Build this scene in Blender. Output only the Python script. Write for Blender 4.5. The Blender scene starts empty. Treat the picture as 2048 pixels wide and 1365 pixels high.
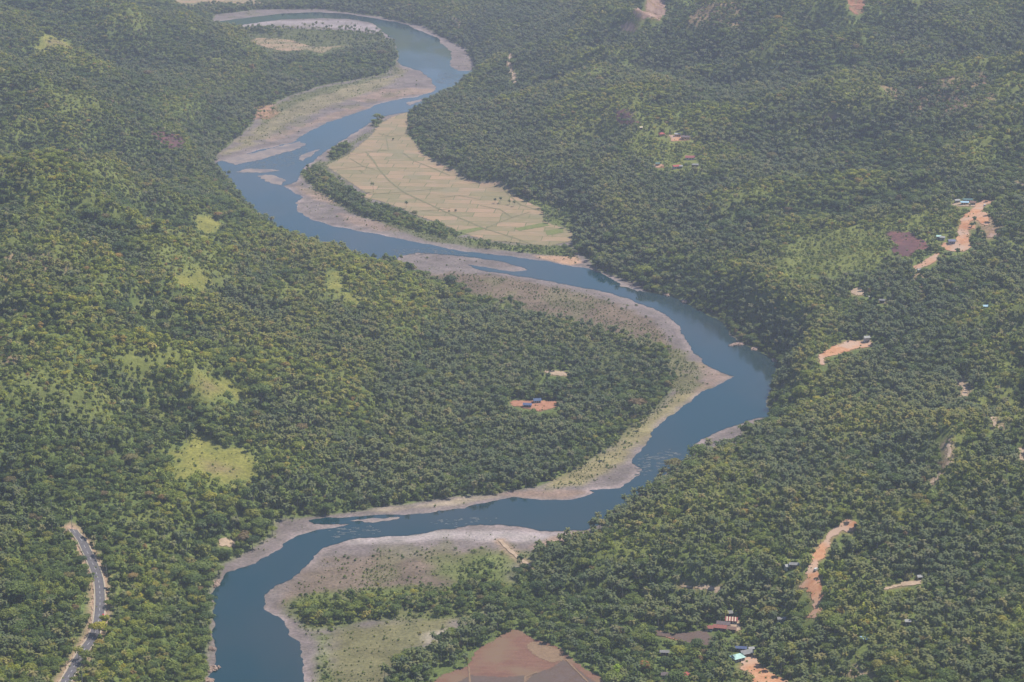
import bpy, math, random
import numpy as np
from mathutils import Vector, Matrix
from mathutils.geometry import tessellate_polygon

random.seed(7)
rng = np.random.default_rng(11)
S = bpy.context.scene
C = S.collection

# ------------------------------------------------------------------ camera, light, exposure
CAM_H = 720.0
PITCH = 17.0            # degrees below the horizon
FPX = 4500.0            # focal length in pixels of a 2048 px wide frame
cd = bpy.data.cameras.new("camera")
cam = bpy.data.objects.new("camera", cd)
C.objects.link(cam)
S.camera = cam
cam.location = (0, 0, CAM_H)
cam.rotation_euler = (math.radians(90 - PITCH), 0, 0)
cd.sensor_width = 36.0
cd.lens = FPX / 2048 * 36.0
cd.clip_start = 1.0
cd.clip_end = 30000.0

SUN_EL, SUN_AZ = math.radians(62), math.radians(60)      # azimuth measured from +Y towards +X
W = bpy.data.worlds.new("World")
S.world = W
W.use_nodes = True
wn = W.node_tree
sky = wn.nodes.new("ShaderNodeTexSky")
sky.sky_type = 'NISHITA'
sky.sun_disc = False
sky.sun_elevation = SUN_EL
sky.sun_rotation = SUN_AZ
sky.air_density = 1.0
sky.dust_density = 0.6
sky.ozone_density = 3.0
bgn = [n for n in wn.nodes if n.type == 'BACKGROUND'][0]
bgn.inputs[1].default_value = 0.095
wn.links.new(sky.outputs[0], bgn.inputs[0])
sd = bpy.data.lights.new("sun", 'SUN')
sd.energy = 4.2
sd.angle = math.radians(0.53)
sd.color = (1.0, 0.92, 0.80)
sun = bpy.data.objects.new("sun", sd)
C.objects.link(sun)
sv = Vector((math.sin(SUN_AZ) * math.cos(SUN_EL), math.cos(SUN_AZ) * math.cos(SUN_EL), math.sin(SUN_EL)))
sun.rotation_euler = sv.to_track_quat('Z', 'Y').to_euler()
sun.location = (0, 0, 1500)
S.view_settings.view_transform = 'Standard'
S.view_settings.look = 'None'
S.view_settings.gamma = 1
S.view_settings.exposure = 0.55
HAZE = 0.000070
HAZE_COL = (0.66, 0.71, 0.95)
cy = S.cycles
cy.max_bounces = 4
cy.diffuse_bounces = 2
cy.glossy_bounces = 2
cy.transmission_bounces = 2
cy.volume_bounces = 1
cy.transparent_max_bounces = 4
cy.caustics_reflective = False
cy.caustics_refractive = False
cy.use_denoising = True

# ------------------------------------------------------------------ helpers: picture <-> ground
cp, sp_ = math.cos(math.radians(PITCH)), math.sin(math.radians(PITCH))

def ray(px, py):
    x = (np.asarray(px, float) - 1024) / FPX
    y = -(np.asarray(py, float) - 682.5) / FPX
    return x, cp + y * sp_, -sp_ + y * cp

def flat(px, py, z=0.0):
    dx, dy, dz = ray(px, py)
    t = (z - CAM_H) / dz
    return dx * t, dy * t

def project(x, y, z):
    z = z - CAM_H
    depth = y * cp - z * sp_
    up = y * sp_ + z * cp
    return 1024 + FPX * x / depth, 682.5 - FPX * up / depth, depth

def flatpoly(pts, z=0.0):
    a = np.array(pts, float)
    x, y = flat(a[:, 0], a[:, 1], z)
    return np.stack([x, y], 1)

# smooth value noise on arrays
def vnoise(x, y, seed=0):
    xi = np.floor(x).astype(np.int64); yi = np.floor(y).astype(np.int64)
    fx = x - xi; fy = y - yi
    fx = fx * fx * fx * (fx * (fx * 6 - 15) + 10); fy = fy * fy * fy * (fy * (fy * 6 - 15) + 10)
    def h(a, b):
        n = (a * 374761393 + b * 668265263 + seed * 974634777) & 0xFFFFFFFF
        n = ((n ^ (n >> 13)) * 1274126177) & 0xFFFFFFFF
        n = n ^ (n >> 16)
        return (n & 0xFFFF) / 65535.0
    a = h(xi, yi); b = h(xi + 1, yi); c = h(xi, yi + 1); d = h(xi + 1, yi + 1)
    return (a * (1 - fx) + b * fx) * (1 - fy) + (c * (1 - fx) + d * fx) * fy

def fbm(x, y, scale, octaves=4, seed=0):
    r = 0; amp = 1; tot = 0; f = 1.0 / scale
    for k in range(octaves):
        r = r + amp * vnoise(x * f + 17.3 * k, y * f - 9.1 * k, seed + k)
        tot += amp; amp *= 0.5; f *= 2.03
    return r / tot * 2 - 1

def sdf(x, y, poly, margin=1e9):
    """signed distance, positive inside; x, y flat arrays"""
    out = np.full(x.shape, -1e6)
    lo = poly.min(0) - margin; hi = poly.max(0) + margin
    m = (x > lo[0]) & (x < hi[0]) & (y > lo[1]) & (y < hi[1])
    X = x[m]; Y = y[m]
    if X.size == 0:
        return out
    d2 = np.full(X.shape, 1e18); ins = np.zeros(X.shape, bool)
    n = len(poly)
    for i in range(n):
        ax, ay = poly[i]; bx, by = poly[(i + 1) % n]
        ex, ey = bx - ax, by - ay
        L = ex * ex + ey * ey + 1e-9
        t = np.clip(((X - ax) * ex + (Y - ay) * ey) / L, 0, 1)
        d2 = np.minimum(d2, (X - ax - t * ex) ** 2 + (Y - ay - t * ey) ** 2)
        if ay != by:
            c = ((ay > Y) != (by > Y)) & (X < ex * (Y - ay) / (by - ay) + ax)
            ins ^= c
    d = np.sqrt(d2)
    out[m] = np.where(ins, d, -d)
    return out

def sstep(a, b, v):
    t = np.clip((v - a) / (b - a), 0, 1)
    return t * t * (3 - 2 * t)

# ------------------------------------------------------------------ the plan of the place
WATER_R = [(425,44),(480,38),(512,34),(560,28),(640,25),(700,29),(740,36),(790,44),(820,53),(850,66),(875,76),(880,86),(903,103),(903,120),(902,135),(915,142),(945,142),(956,150),(915,178),(860,205),(822,224),
 (800,227),(760,236),(735,250),(700,272),(670,292),(640,312),(612,332),(600,350),(590,365),(566,373),(587,386),(606,396),(590,407),(594,423),(622,440),(662,452),(712,462),(749,468),(799,478),(837,486),(887,496),(937,505),(1022,513),(1086,522),(1136,532),(1179,538),(1204,548),(1224,560),(1249,572),(1286,584),(1329,592),(1346,594),(1369,606),(1389,618),(1409,628),(1434,638),(1449,653),(1459,672),(1474,682),(1501,697),(1527,709),(1550,722),(1558,742),(1548,758),(1538,790),(1533,815),(1540,834),
 (1534,836),(1494,842),(1449,859),(1401,880),(1380,915),(1330,950),(1280,985),(1250,1012),(1200,1050),(1165,1062),(1130,1063),(1080,1063),(1040,1054),(1000,1050),(960,1050),(880,1060),(800,1073),(740,1076),(700,1080),(660,1092),(640,1102),(620,1125),(600,1147),(570,1165),(540,1180),(530,1200),(527,1217),(545,1230),(570,1250),(576,1270),(597,1283),(605,1305),(605,1340),(608,1365),(616,1440)]
WATER_L = [(425,50),(470,52),(520,45),(560,40),(640,37),(700,39),(740,46),(752,53),(775,70),(790,90),(797,110),(800,130),(815,135),(840,142),(862,158),(870,172),(866,184),(832,195),(807,197),(762,207),(724,222),(687,235),(652,247),(620,262),(607,270),(587,285),(537,297),(512,302),(470,315),(432,326),(445,345),(465,365),(490,405),(540,450),(600,486),(700,515),(750,530),(787,524),
 (800,513),(837,506),(887,510),(937,515),(1012,526),(1040,534),(1056,541),(1030,544),(1000,541),(960,534),(935,530),(960,541),(1024,551),(1086,561),(1149,573),(1199,582),(1249,596),(1286,610),(1324,626),(1349,645),(1361,656),(1369,676),(1374,682),(1386,704),(1404,723),(1424,737),(1449,748),(1469,754),(1454,761),(1434,772),(1411,781),(1386,799),(1361,817),(1336,834),(1319,849),(1301,869),(1289,894),(1269,914),(1264,927),(1285,940),(1262,962),(1241,977),(1209,979),(1179,981),(1189,986),(1174,992),(1144,1000),(1099,1001),(1056,998),(1024,995),(985,1003),(950,1010),(930,1018),(880,1022),(840,1028),(780,1030),(720,1034),(690,1036),(650,1036),(617,1042),(628,1049),(700,1049),(640,1060),(590,1075),(565,1090),(560,1100),(512,1128),(480,1137),(455,1145),(440,1165),(430,1178),(425,1200),(428,1230),(425,1260),(430,1290),(432,1320),(425,1345),(415,1365),(398,1440)]
VALLEY = [(330,-30),(600,-30),(620,14),(700,20),(800,40),(900,74),(930,90),(965,150),(880,200),(835,222),(812,244),(830,285),(870,330),(930,365),(1000,385),(1100,405),(1150,460),(1165,495),(1200,535),(1290,573),(1340,588),(1400,616),(1450,638),(1530,698),(1560,718),(1567,745),(1547,790),(1547,835),(1530,868),(1420,918),(1330,958),(1270,1005),(1200,1062),(1165,1082),(1080,1120),(1070,1150),(1120,1185),(1250,1210),(1400,1222),(1490,1235),(1560,1290),(1600,1365),(1650,1480),(380,1500),(405,1365),(414,1300),(418,1200),(413,1180),(430,1150),(460,1120),(540,1062),(560,1040),(700,1012),(760,920),(820,830),(880,750),(930,680),(925,630),(900,612),(870,590),(740,546),(600,498),(540,458),(480,400),(425,335),(410,318),(430,290),(470,250),(500,215),(560,185),(570,150),(520,110),(470,80),(400,40)]
CTRL = [(0,0,120),(250,50,80),(0,200,130),(200,200,100),(380,250,55),(330,60,30),(450,150,35),(0,400,140),(250,400,90),(390,400,45),(0,600,120),(250,560,100),(500,520,52),(650,580,48),(790,610,44),(0,800,90),(250,750,75),(450,700,58),(650,700,34),(400,900,40),(0,950,60),(200,950,42),(450,950,24),(650,900,15),(800,720,26),(0,1150,42),(200,1150,20),(330,1130,30),(0,1300,38),(150,1300,18),(330,1300,30),(400,1230,22),(520,435,31),(620,492,33),(740,532,33),(860,580,31),(440,375,30),
 (700,0,20),(900,40,30),(1000,100,28),(1100,50,50),(1300,20,110),(1600,20,140),(2048,0,170),(950,220,26),(860,250,16),(900,300,20),(1000,320,24),(1200,200,58),(1400,250,80),(1350,310,72),(1700,200,105),(2048,200,140),(1100,380,26),(1300,420,44),(1500,400,62),(1700,400,82),(1950,430,100),(2048,400,110),(1230,500,18),(1300,520,24),(1450,540,32),(1600,500,55),(1800,500,82),(1420,585,46),(1500,630,58),(1700,600,55),(2000,600,80),(1590,690,56),(1600,740,50),(1800,720,46),(2040,720,62),(1580,830,28),(1700,850,42),(1900,850,50),(2048,850,56),(1470,905,16),(1350,945,26),(1275,995,28),(1200,1060,26),(1140,1100,18),(1500,960,42),(1700,1000,44),(1900,1000,48),(1300,1090,26),(1500,1100,34),(1700,1150,30),(1900,1150,36),(2048,1100,42),(1620,1230,20),(1800,1300,24),(2048,1300,30),(1250,1160,10)]

# terrain grid: fine in the middle, coarse far out
def axis(lo, hi, step, far_lo, far_hi):
    mid = list(np.arange(lo, hi + 0.1, step)); a = []; s = step; v = lo
    while v > far_lo:
        s *= 1.25; v -= s; a.append(v)
    b = []; s = step; v = hi
    while v < far_hi:
        s *= 1.25; v += s; b.append(v)
    return np.array(a[::-1] + mid + b)
GX = axis(-1260, 1260, 4.0, -7000, 7000)
GY = axis(1320, 5300, 4.5, -1500, 12000)
XX, YY = np.meshgrid(GX, GY)
fx_, fy_ = XX.ravel(), YY.ravel()
vpoly = flatpoly(VALLEY)
vs = -sdf(fx_, fy_, vpoly)                       # metres outside the valley floor
num = np.zeros(fx_.shape); den = np.zeros(fx_.shape)
for (a, b, h) in CTRL:
    cx, cyy = flat(a, b, h)
    sig = 60 + 0.025 * cyy
    w = 1.0 / (((fx_ - cx) ** 2 + (fy_ - cyy) ** 2) / sig ** 2 + 1.0) ** 2.2
    num += w * h; den += w
Hh = num / den
ridge = 1 - np.abs(fbm(fx_ + 60 * fbm(fx_, fy_, 300, 2, 5), fy_, 330, 4, 21)) * 2.2
calm = np.ones(fx_.shape)
for (a, b, h, rad) in [(1950,430,92,190),(1870,520,85,150),(1400,1180,22,90),(1805,1170,30,90),(1360,300,74,170),(1700,690,48,110),(1630,1140,26,110)]:
    cx, cyy = flat(a, b, h)
    calm *= 1 - 0.92 * np.exp(-((fx_ - cx) ** 2 + (fy_ - cyy) ** 2) / rad ** 2)
Hh = Hh + calm * np.minimum(Hh, 80) * 0.60 * ridge * sstep(60, 260, vs) + calm * np.minimum(Hh, 40) * 0.38 * (1 - 2.4 * np.abs(fbm(fx_ + 900, fy_, 150, 3, 27))) * sstep(50, 170, vs) + 2.5 * fbm(fx_, fy_, 60, 3, 3) * sstep(20, 90, vs)
far_up = sstep(5250, 6700, fy_) * (430 + 170 * fbm(fx_, fy_, 1500, 3, 40))
Hh = (Hh + far_up) * sstep(-6, 62 - 22 * sstep(30, 50, num / den) * (fx_ > 100) * (fy_ < 2900), vs)
Hh = np.maximum(Hh, 0) + 0.0
HGRID = Hh.reshape(XX.shape)

def height(x, y):
    x = np.asarray(x, float); y = np.asarray(y, float)
    i = np.clip(np.searchsorted(GX, x) - 1, 0, len(GX) - 2)
    j = np.clip(np.searchsorted(GY, y) - 1, 0, len(GY) - 2)
    u = np.clip((x - GX[i]) / (GX[i + 1] - GX[i]), 0, 1); v = np.clip((y - GY[j]) / (GY[j + 1] - GY[j]), 0, 1)
    return (HGRID[j, i] * (1 - u) + HGRID[j, i + 1] * u) * (1 - v) + (HGRID[j + 1, i] * (1 - u) + HGRID[j + 1, i + 1] * u) * v

def ground(px, py):
    """where the sight line through a picture point first meets the ground"""
    px = np.atleast_1d(np.asarray(px, float)); py = np.atleast_1d(np.asarray(py, float))
    dx, dy, dz = ray(px, py)
    t0 = (330 - CAM_H) / dz
    t1 = (-1 - CAM_H) / dz
    t = t0.copy(); done = np.zeros(t.shape, bool)
    res = t1.copy()
    n = 900
    for k in range(n):
        tt = t0 + (t1 - t0) * (k / (n - 1))
        below = (CAM_H + dz * tt) <= height(dx * tt, dy * tt)
        new = below & ~done
        res[new] = tt[new]; done |= below
    return dx * res, dy * res

def gpoly(pts):
    a = np.array(pts, float)
    x, y = ground(a[:, 0], a[:, 1])
    return np.stack([x, y], 1)

def in_poly(px, py, pts):
    ins = np.zeros(px.shape, bool); n = len(pts)
    for i in range(n):
        ax, ay = pts[i]; bx, by = pts[(i + 1) % n]
        if ay != by:
            ins ^= ((ay > py) != (by > py)) & (px < (bx - ax) * (py - ay) / (by - ay) + ax)
    return ins

# ------------------------------------------------------------------ ground cover painted on the plan
N = fx_.size
n_big = fbm(fx_, fy_, 240, 4, 71)
n_mid = fbm(fx_, fy_, 60, 3, 72)
n_fine = fbm(fx_, fy_, 14, 3, 73)
col = np.zeros((N, 3)); col[:] = (0.11, 0.145, 0.045)
g = sstep(-0.1, 0.5, n_big + 0.4 * n_mid)[:, None]
col = col * (1 - g) + np.array((0.14, 0.175, 0.052)) * g
dens = np.ones(N)            # trees
palm = np.clip(0.35 + 0.8 * fbm(fx_, fy_, 170, 3, 90), 0, 1)
brush = np.full(N, 0.35)     # low growth
def blur(a, k):
    c = np.cumsum(np.pad(a, ((k + 1, k), (0, 0)), 'edge'), 0); a = (c[2 * k + 1:] - c[:-2 * k - 1]) / (2 * k + 1)
    c = np.cumsum(np.pad(a, ((0, 0), (k + 1, k)), 'edge'), 1); return (c[:, 2 * k + 1:] - c[:, :-2 * k - 1]) / (2 * k + 1)
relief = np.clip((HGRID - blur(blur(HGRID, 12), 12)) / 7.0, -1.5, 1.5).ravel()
warm = 0.38 + 0.42 * fbm(fx_, fy_, 130, 4, 51) + 0.36 * relief * (HGRID.ravel() > 8)  # yellower ridges, darker gullies: plant colour, strengthened to imitate sunlit relief


def paint(pts, color=None, soft=6.0, amp=8.0, k=1.0, d=None, b=None, p=None, scale=22, seed=1, world=None, wm=None):
    poly = gpoly(pts) if world is None else world
    s = sdf(fx_, fy_, poly, 60)
    m = s > -60
    ss = s[m] + amp * fbm(fx_[m], fy_[m], scale, 3, seed)
    w = sstep(-soft, soft, ss) * k
    idx = np.nonzero(m)[0]
    if color is not None:
        col[idx] = col[idx] * (1 - w[:, None]) + np.array(color) * w[:, None]
    if d is not None: dens[idx] = dens[idx] * (1 - w) + d * w
    if b is not None: brush[idx] = brush[idx] * (1 - w) + b * w
    if p is not None: palm[idx] = palm[idx] * (1 - w) + p * w
    if wm is not None: warm[idx] += wm * w

GRAVEL = (0.158, 0.134, 0.128); SAND = (0.25, 0.18, 0.14); SCRUB = (0.142, 0.108, 0.078); OLIVE = (0.098, 0.108, 0.045)
GRASS = (0.115, 0.14, 0.042); YGRASS = (0.190, 0.188, 0.048); SOIL = (0.34, 0.19, 0.12); BURN = (0.10, 0.055, 0.055)

# palm rich groves
for pts, v in [([(560,780),(1000,640),(1330,760),(1250,860),(900,980),(620,960)],0.62), ([(1060,1130),(1230,1050),(1500,1000),(2048,900),(2048,1365),(1480,1365),(1300,1200),(1040,1200)],0.72),
               ([(1560,700),(2048,640),(2048,880),(1560,860)],0.8), ([(880,200),(1100,260),(1500,420),(1450,520),(1150,480),(1020,380),(830,260)],0.75), ([(1000,60),(1500,80),(1500,230),(1000,200)],0.55),
               ([(850,1300),(960,1230),(1020,1240),(930,1365),(780,1365)],0.95), ([(1150,1290),(1280,1240),(1420,1300),(1400,1400),(1180,1390)],0.12), ([(0,680),(520,700),(520,1365),(0,1365)],0.12), ([(0,60),(420,60),(420,600),(0,600)],0.3), ([(0,500),(140,500),(130,600),(0,620)],0.8)]:
    paint(pts, soft=25, amp=15, p=v, k=0.8)

for pts, v in [([(150,350),(560,430),(900,600),(820,760),(520,960),(330,980),(120,800),(60,500)],0.28), ([(1060,190),(1300,170),(1460,240),(1450,360),(1180,340),(1060,290)],0.35), ([(1540,440),(1930,420),(1940,500),(1780,560),(1560,570)],0.35),
               ([(1640,800),(1780,820),(1760,900),(1640,890)],0.3), ([(1400,940),(1480,950),(1500,1040),(1380,1050)],0.35), ([(1930,700),(2048,690),(2048,860),(1930,830)],0.3), ([(1880,1270),(2048,1210),(2048,1365),(1880,1365)],0.35), ([(0,1050),(160,1080),(170,1365),(0,1365)],0.15),
               ([(620,180),(1000,30),(2048,0),(2048,130),(1500,120),(900,150)],-0.2), ([(950,700),(1350,720),(1300,850),(1000,800)],-0.25), ([(0,0),(430,0),(420,300),(0,330)],-0.08), ([(1320,600),(1560,720),(1700,700),(1500,560)],-0.15)]:
    paint(pts, soft=45, amp=35, scale=60, wm=v)
openn = fbm(fx_, fy_, 75, 4, 57) + 0.25 * relief + 0.55 * (np.clip(warm, 0, 1) - 0.42)
open_k = sstep(0.38, 0.75, openn) * (vs > 60)
col = col * (1 - 0.7 * open_k[:, None]) + np.array((0.150, 0.170, 0.050)) * 0.7 * open_k[:, None]
dens *= 1 - 0.50 * open_k; brush = brush + 0.45 * open_k
# the open river corridor
CORR = [(430,30),(512,20),(640,18),(760,34),(850,55),(900,82),(935,100),(948,130),(952,152),(915,170),(880,182),(835,205),(815,226),(815,240),(816,270),(847,310),(902,341),(937,363),(1002,376),(1084,418),(1130,440),(1150,470),(1145,490),(1160,505),(1200,540),(1290,573),(1335,588),(1400,615),(1450,638),(1530,698),(1556,718),(1562,745),(1545,790),(1543,835),(1535,858),(1420,922),(1330,962),(1270,1008),(1200,1065),(1160,1082),(1120,1085),(1070,1105),(1040,1150),(1020,1190),(990,1210),(960,1250),(920,1265),(870,1290),(820,1320),(770,1365),(740,1440),
 (395,1440),(410,1365),(417,1300),(420,1200),(425,1168),(450,1130),(540,1072),(556,1043),(620,1033),(720,1022),(850,1000),(1000,985),(1060,975),(1130,955),(1200,905),(1260,865),(1330,800),(1350,770),(1335,700),(1270,685),(1150,655),(1050,635),(980,610),(930,590),(895,565),(870,590),(740,546),(600,498),(540,458),(485,412),(440,352),(427,327),(430,312),(470,280),(500,250),(520,220),(580,192),(640,172),(700,162),(770,148),(790,130),(793,105),(783,85),(760,70),(700,62),(600,58),(500,60),(440,57),(420,48)]
cpoly = flatpoly(CORR)
paint(None, GRAVEL, 4, 5, d=0.0, b=0.03, world=cpoly)
Z = lambda L: L
# covers inside it
paint([(470,48),(560,42),(700,41),(750,52),(778,74),(740,64),(640,54),(560,54),(490,60)], (0.26,0.225,0.23), 5, 2, d=0)
paint([(440,66),(560,56),(740,66),(775,80),(700,92),(640,92),(560,74),(500,76)], OLIVE, 5, 6, k=0.85, d=0.12, b=0.4)
paint([(445,312),(480,285),(515,250),(530,222),(590,195),(650,176),(710,166),(780,155),(800,136),(812,140),(790,160),(740,185),(680,205),(600,235),(540,270),(500,292)], (0.19,0.165,0.10), 10, 16, b=0.10)
paint([(520,262),(520,230),(590,192),(650,174),(712,163),(785,146),(793,126),(798,134),(790,150),(700,172),(600,205),(545,240)], OLIVE, 8, 12, k=0.8, b=0.35)
paint([(500,215),(545,210),(560,225),(540,240),(505,238)], SOIL, 6, 8, k=0.7, d=0.1)
paint([(760,178),(860,178),(868,184),(800,196),(730,207),(700,200)], SAND, 8, 12, k=0.8)
paint([(560,265),(640,235),(720,212),(735,216),(640,248),(590,268),(545,282)], SAND, 8, 18, k=0.7)
paint([(745,262),(800,232),(818,228),(810,245),(762,252),(700,300),(660,335),(640,335),(690,290)], OLIVE, 6, 6, b=0.35, k=0.9)
paint([(600,348),(640,318),(665,345),(720,392),(800,440),(900,470),(1000,488),(1120,500),(1150,518),(1040,500),(940,496),(860,482),(780,455),(700,425),(640,395)], OLIVE, 5, 6, b=0.5, k=0.9)
paint([(590,372),(640,385),(700,405),(690,412),(625,400)], SAND, 4, 4, k=0.8)
paint([(680,428),(760,445),(800,462),(760,462),(690,448)], SAND, 8, 10, k=0.7)
paint([(1070,512),(1150,514),(1165,526),(1140,531),(1080,518)], (0.44,0.28,0.18), 4, 3, k=0.85)
paint([(840,550),(900,545),(1040,560),(1150,585),(1240,610),(1300,640),(1350,690),(1400,760),(1420,775),(1370,800),(1340,760),(1300,700),(1200,670),(1080,640),(960,600)], SCRUB, 9, 10, b=0.28)
paint([(890,575),(960,590),(1040,620),(1130,640),(1280,680),(1360,700),(1400,750),(1390,790),(1330,770),(1250,700),(1050,650),(930,610)], (0.125,0.125,0.06), 9, 26, k=0.8, b=0.5)
paint([(1395,722),(1440,745),(1465,754),(1420,775),(1380,800),(1370,792),(1410,770)], SAND, 4, 3, k=0.6)
paint([(1352,795),(1385,790),(1330,840),(1290,880),(1255,925),(1160,968),(1080,978),(1150,940),(1210,900),(1270,850)], (0.22,0.19,0.10), 8, 10, b=0.3)
paint([(1000,990),(1060,982),(1180,980),(1190,987),(1120,1000),(1040,997)], SAND, 4, 3, k=0.85)
paint([(740,1022),(860,1006),(1000,988),(1000,996),(900,1012),(800,1022)], (0.30,0.25,0.18), 5, 5, k=0.8, b=0.1)
paint([(620,1130),(700,1115),(820,1110),(960,1100),(1040,1105),(1000,1180),(900,1180),(760,1200),(600,1215),(560,1215),(570,1190)], SCRUB, 16, 18, k=0.85, b=0.2)
paint([(860,1125),(960,1105),(1060,1110),(1050,1150),(1020,1195),(960,1200),(940,1170),(860,1150)], GRASS, 12, 16, k=0.85, b=0.3)
paint([(900,1195),(1020,1160),(1030,1190),(980,1215),(930,1215)], (0.15,0.155,0.05), 8, 8, k=0.8)
paint([(655,1060),(900,1062),(1100,1066),(1165,1066),(1110,1085),(1000,1085),(900,1078),(800,1086),(700,1090)], (0.30,0.265,0.26), 6, 4, k=0.8)
paint([(1100,1075),(1165,1063),(1150,1090),(1080,1100),(1060,1095)], SAND, 4, 3)
paint([(640,1290),(700,1255),(820,1235),(930,1225),(920,1262),(860,1290),(800,1330),(760,1440),(650,1440)], (0.138,0.130,0.062), 10, 14, k=0.95, b=0.12)
paint([(575,1215),(640,1182),(760,1178),(900,1178),(960,1120),(1010,1130),(1010,1200),(940,1240),(800,1240),(700,1252),(625,1262),(590,1240)], GRASS, 9, 12, d=0.0, b=1.0)
paint([(610,1225),(700,1215),(800,1205),(900,1195),(980,1150),(1000,1205),(940,1232),(800,1234),(700,1244),(630,1250)], GRASS, 5, 9, d=0.75, b=1.0, p=0.0)
paint([(630,1270),(660,1270),(665,1365),(660,1440),(640,1440),(632,1330)], GRASS, 5, 5, b=0.8, k=0.8)
paint([(850,1270),(900,1255),(905,1275),(870,1290),(845,1285)], (0.30,0.26,0.22), 4, 5, k=0.8)
# bank woods inside the corridor
paint([(600,345),(640,338),(690,378),(735,392),(720,402),(790,418),(850,440),(905,462),(930,470),(900,478),(850,468),(790,450),(730,432),(690,412),(640,385)], GRASS, 3, 3, d=0.85, b=0.8, p=0.35)
paint([(925,475),(1010,490),(1060,492),(1140,492),(1150,512),(1090,510),(1020,503),(950,492)], GRASS, 3, 3, d=0.3, b=0.9, p=0.1)
paint([(745,246),(765,240),(768,252),(748,256)], GRASS, 3, 2, d=0.9, b=0.8, p=0.0)
paint([(655,313),(690,290),(700,300),(672,325)], GRASS, 3, 2, d=0.7, b=0.8, p=0.0)
paint([(965,600),(1010,600),(1050,622),(1030,640),(980,625)], GRASS, 5, 4, d=0.35, b=0.4, p=0.0)
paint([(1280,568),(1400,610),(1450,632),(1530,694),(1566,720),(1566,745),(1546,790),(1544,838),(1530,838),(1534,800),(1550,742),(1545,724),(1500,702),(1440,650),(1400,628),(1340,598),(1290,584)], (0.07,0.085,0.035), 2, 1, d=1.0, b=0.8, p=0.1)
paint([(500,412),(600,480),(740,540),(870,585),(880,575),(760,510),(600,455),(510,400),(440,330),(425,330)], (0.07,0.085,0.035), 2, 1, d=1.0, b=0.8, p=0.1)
paint([(1060,655),(1240,695),(1315,720),(1338,775),(1280,830),(1235,800),(1180,735),(1070,690)], OLIVE, 22, 20, k=0.8, d=0.3, b=0.9, scale=45)
paint([(1150,940),(1270,860),(1330,800),(1300,790),(1220,860),(1120,930)], OLIVE, 15, 15, k=0.7, d=0.35, b=0.9)
# pale wet-edge fringe just beside the water
wpoly = np.concatenate([flatpoly(WATER_R), flatpoly(WATER_L[::-1])])
wsd = sdf(fx_, fy_, wpoly, 80)
fr = (sstep(-9, -3, wsd) * sstep(5, 16, sdf(fx_, fy_, cpoly, 20)) * (dens < 0.3) * np.clip(0.15 + 0.9 * n_mid, 0, 0.6))[:, None]
col = col * (1 - fr) + np.array((0.29, 0.235, 0.23)) * fr
brush *= sstep(6, 16, -wsd); dens *= sstep(1, 5, -wsd)
# pebble and silt mottling of the bars
mott = sstep(0.1, 0.6, np.abs(fbm(fx_ * 0.6, fy_ * 1.3, 40, 4, 88)) * 2) * (sdf(fx_, fy_, cpoly, 10) > 0)
patch = (sstep(0.12, 0.42, fbm(fx_, fy_ * 0.55, 26, 4, 89)) * (sdf(fx_, fy_, cpoly, 10) > 8) * sstep(10, 30, -wsd) * 0.55)[:, None]
col = col * (1 - patch) + np.array((0.125, 0.12, 0.062)) * patch
brush += 0.12 * patch[:, 0]
col *= (1 + 0.20 * (mott[:, None] - 0.5) + 0.16 * n_fine[:, None])

# fields and clearings outside the corridor
FIELD1 = [(784,235),(814,225),(816,270),(832,290),(847,310),(897,340),(902,341),(937,363),(962,371),(1002,376),(1022,388),(1039,397),(1084,418),(1086,443),(1111,452),(1131,458),(1146,468),(1141,483),(1099,493),(1049,488),(1024,485),(974,481),(924,467),(882,448),(837,433),(812,421),(762,403),(719,394),(735,388),(687,356),(652,332),(672,322),(697,310),(724,287),(747,267),(757,250)]
FIELD2 = [(500,82),(512,77),(549,77),(584,81),(622,94),(652,94),(707,91),(662,97),(659,101),(644,107),(612,100),(574,104),(537,97),(512,89)]
FIELD3 = [(330,-14),(560,-14),(552,4),(500,14),(400,16),(350,9)]
FIELD4 = [(860,1372),(888,1349),(935,1334),(953,1301),(975,1288),(1023,1261),(1039,1261),(1067,1278),(1094,1286),(1124,1301),(1149,1324),(1174,1341),(1209,1359),(1230,1440),(830,1440)]
for f in (FIELD1, FIELD2, FIELD3, FIELD4):
    paint(f, OLIVE, 4, 2, d=0, b=0.0)
    paint(f, d=0, soft=12, amp=0)
paint([(1040,395),(1100,405),(1150,430),(1160,470),(1140,462),(1088,440),(1084,418)], GRASS, 6, 6, d=0.2, b=0.5)
paint([(490,70),(620,62),(780,78),(785,90),(720,100),(640,110),(560,108),(490,95)], OLIVE, 6, 4, d=0.15, b=0.3)
BIGCLEAR = [(1565,520),(1600,482),(1680,460),(1770,465),(1776,500),(1740,532),(1680,543),(1590,552),(1552,542)]
paint(BIGCLEAR, (0.15,0.165,0.055), 14, 20, d=0.05, b=0.16)
CLEAR = [[(342,889),(400,880),(425,892),(470,899),(510,924),(500,955),(462,975),(425,970),(400,952),(345,952)],
            [(385,740),(450,762),(480,787),(475,803),(425,798),(395,785)], [(255,700),(305,717),(302,733),(270,722)], [(305,690),(347,697),(345,717),(310,712)],
            [(352,556),(405,544),(402,568),(380,580),(357,572)], [(395,450),(420,434),(442,452),(412,475)], [(265,589),(284,600),(278,614),(268,606)],
            [(557,550),(590,572),(588,580),(570,577)], [(662,546),(686,544),(688,573),(664,580)], [(687,584),(720,600),(716,612),(700,604)],
            [(872,590),(910,608),(908,625),(874,613)], [(72,77),(125,73),(160,102),(140,108),(75,98)], [(100,22),(106,30),(100,32)],
            [(210,795),(270,800),(265,812),(215,808)]]
for pts in CLEAR:
    paint(pts, YGRASS, 9, 16, d=0.05, b=0.10)
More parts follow.
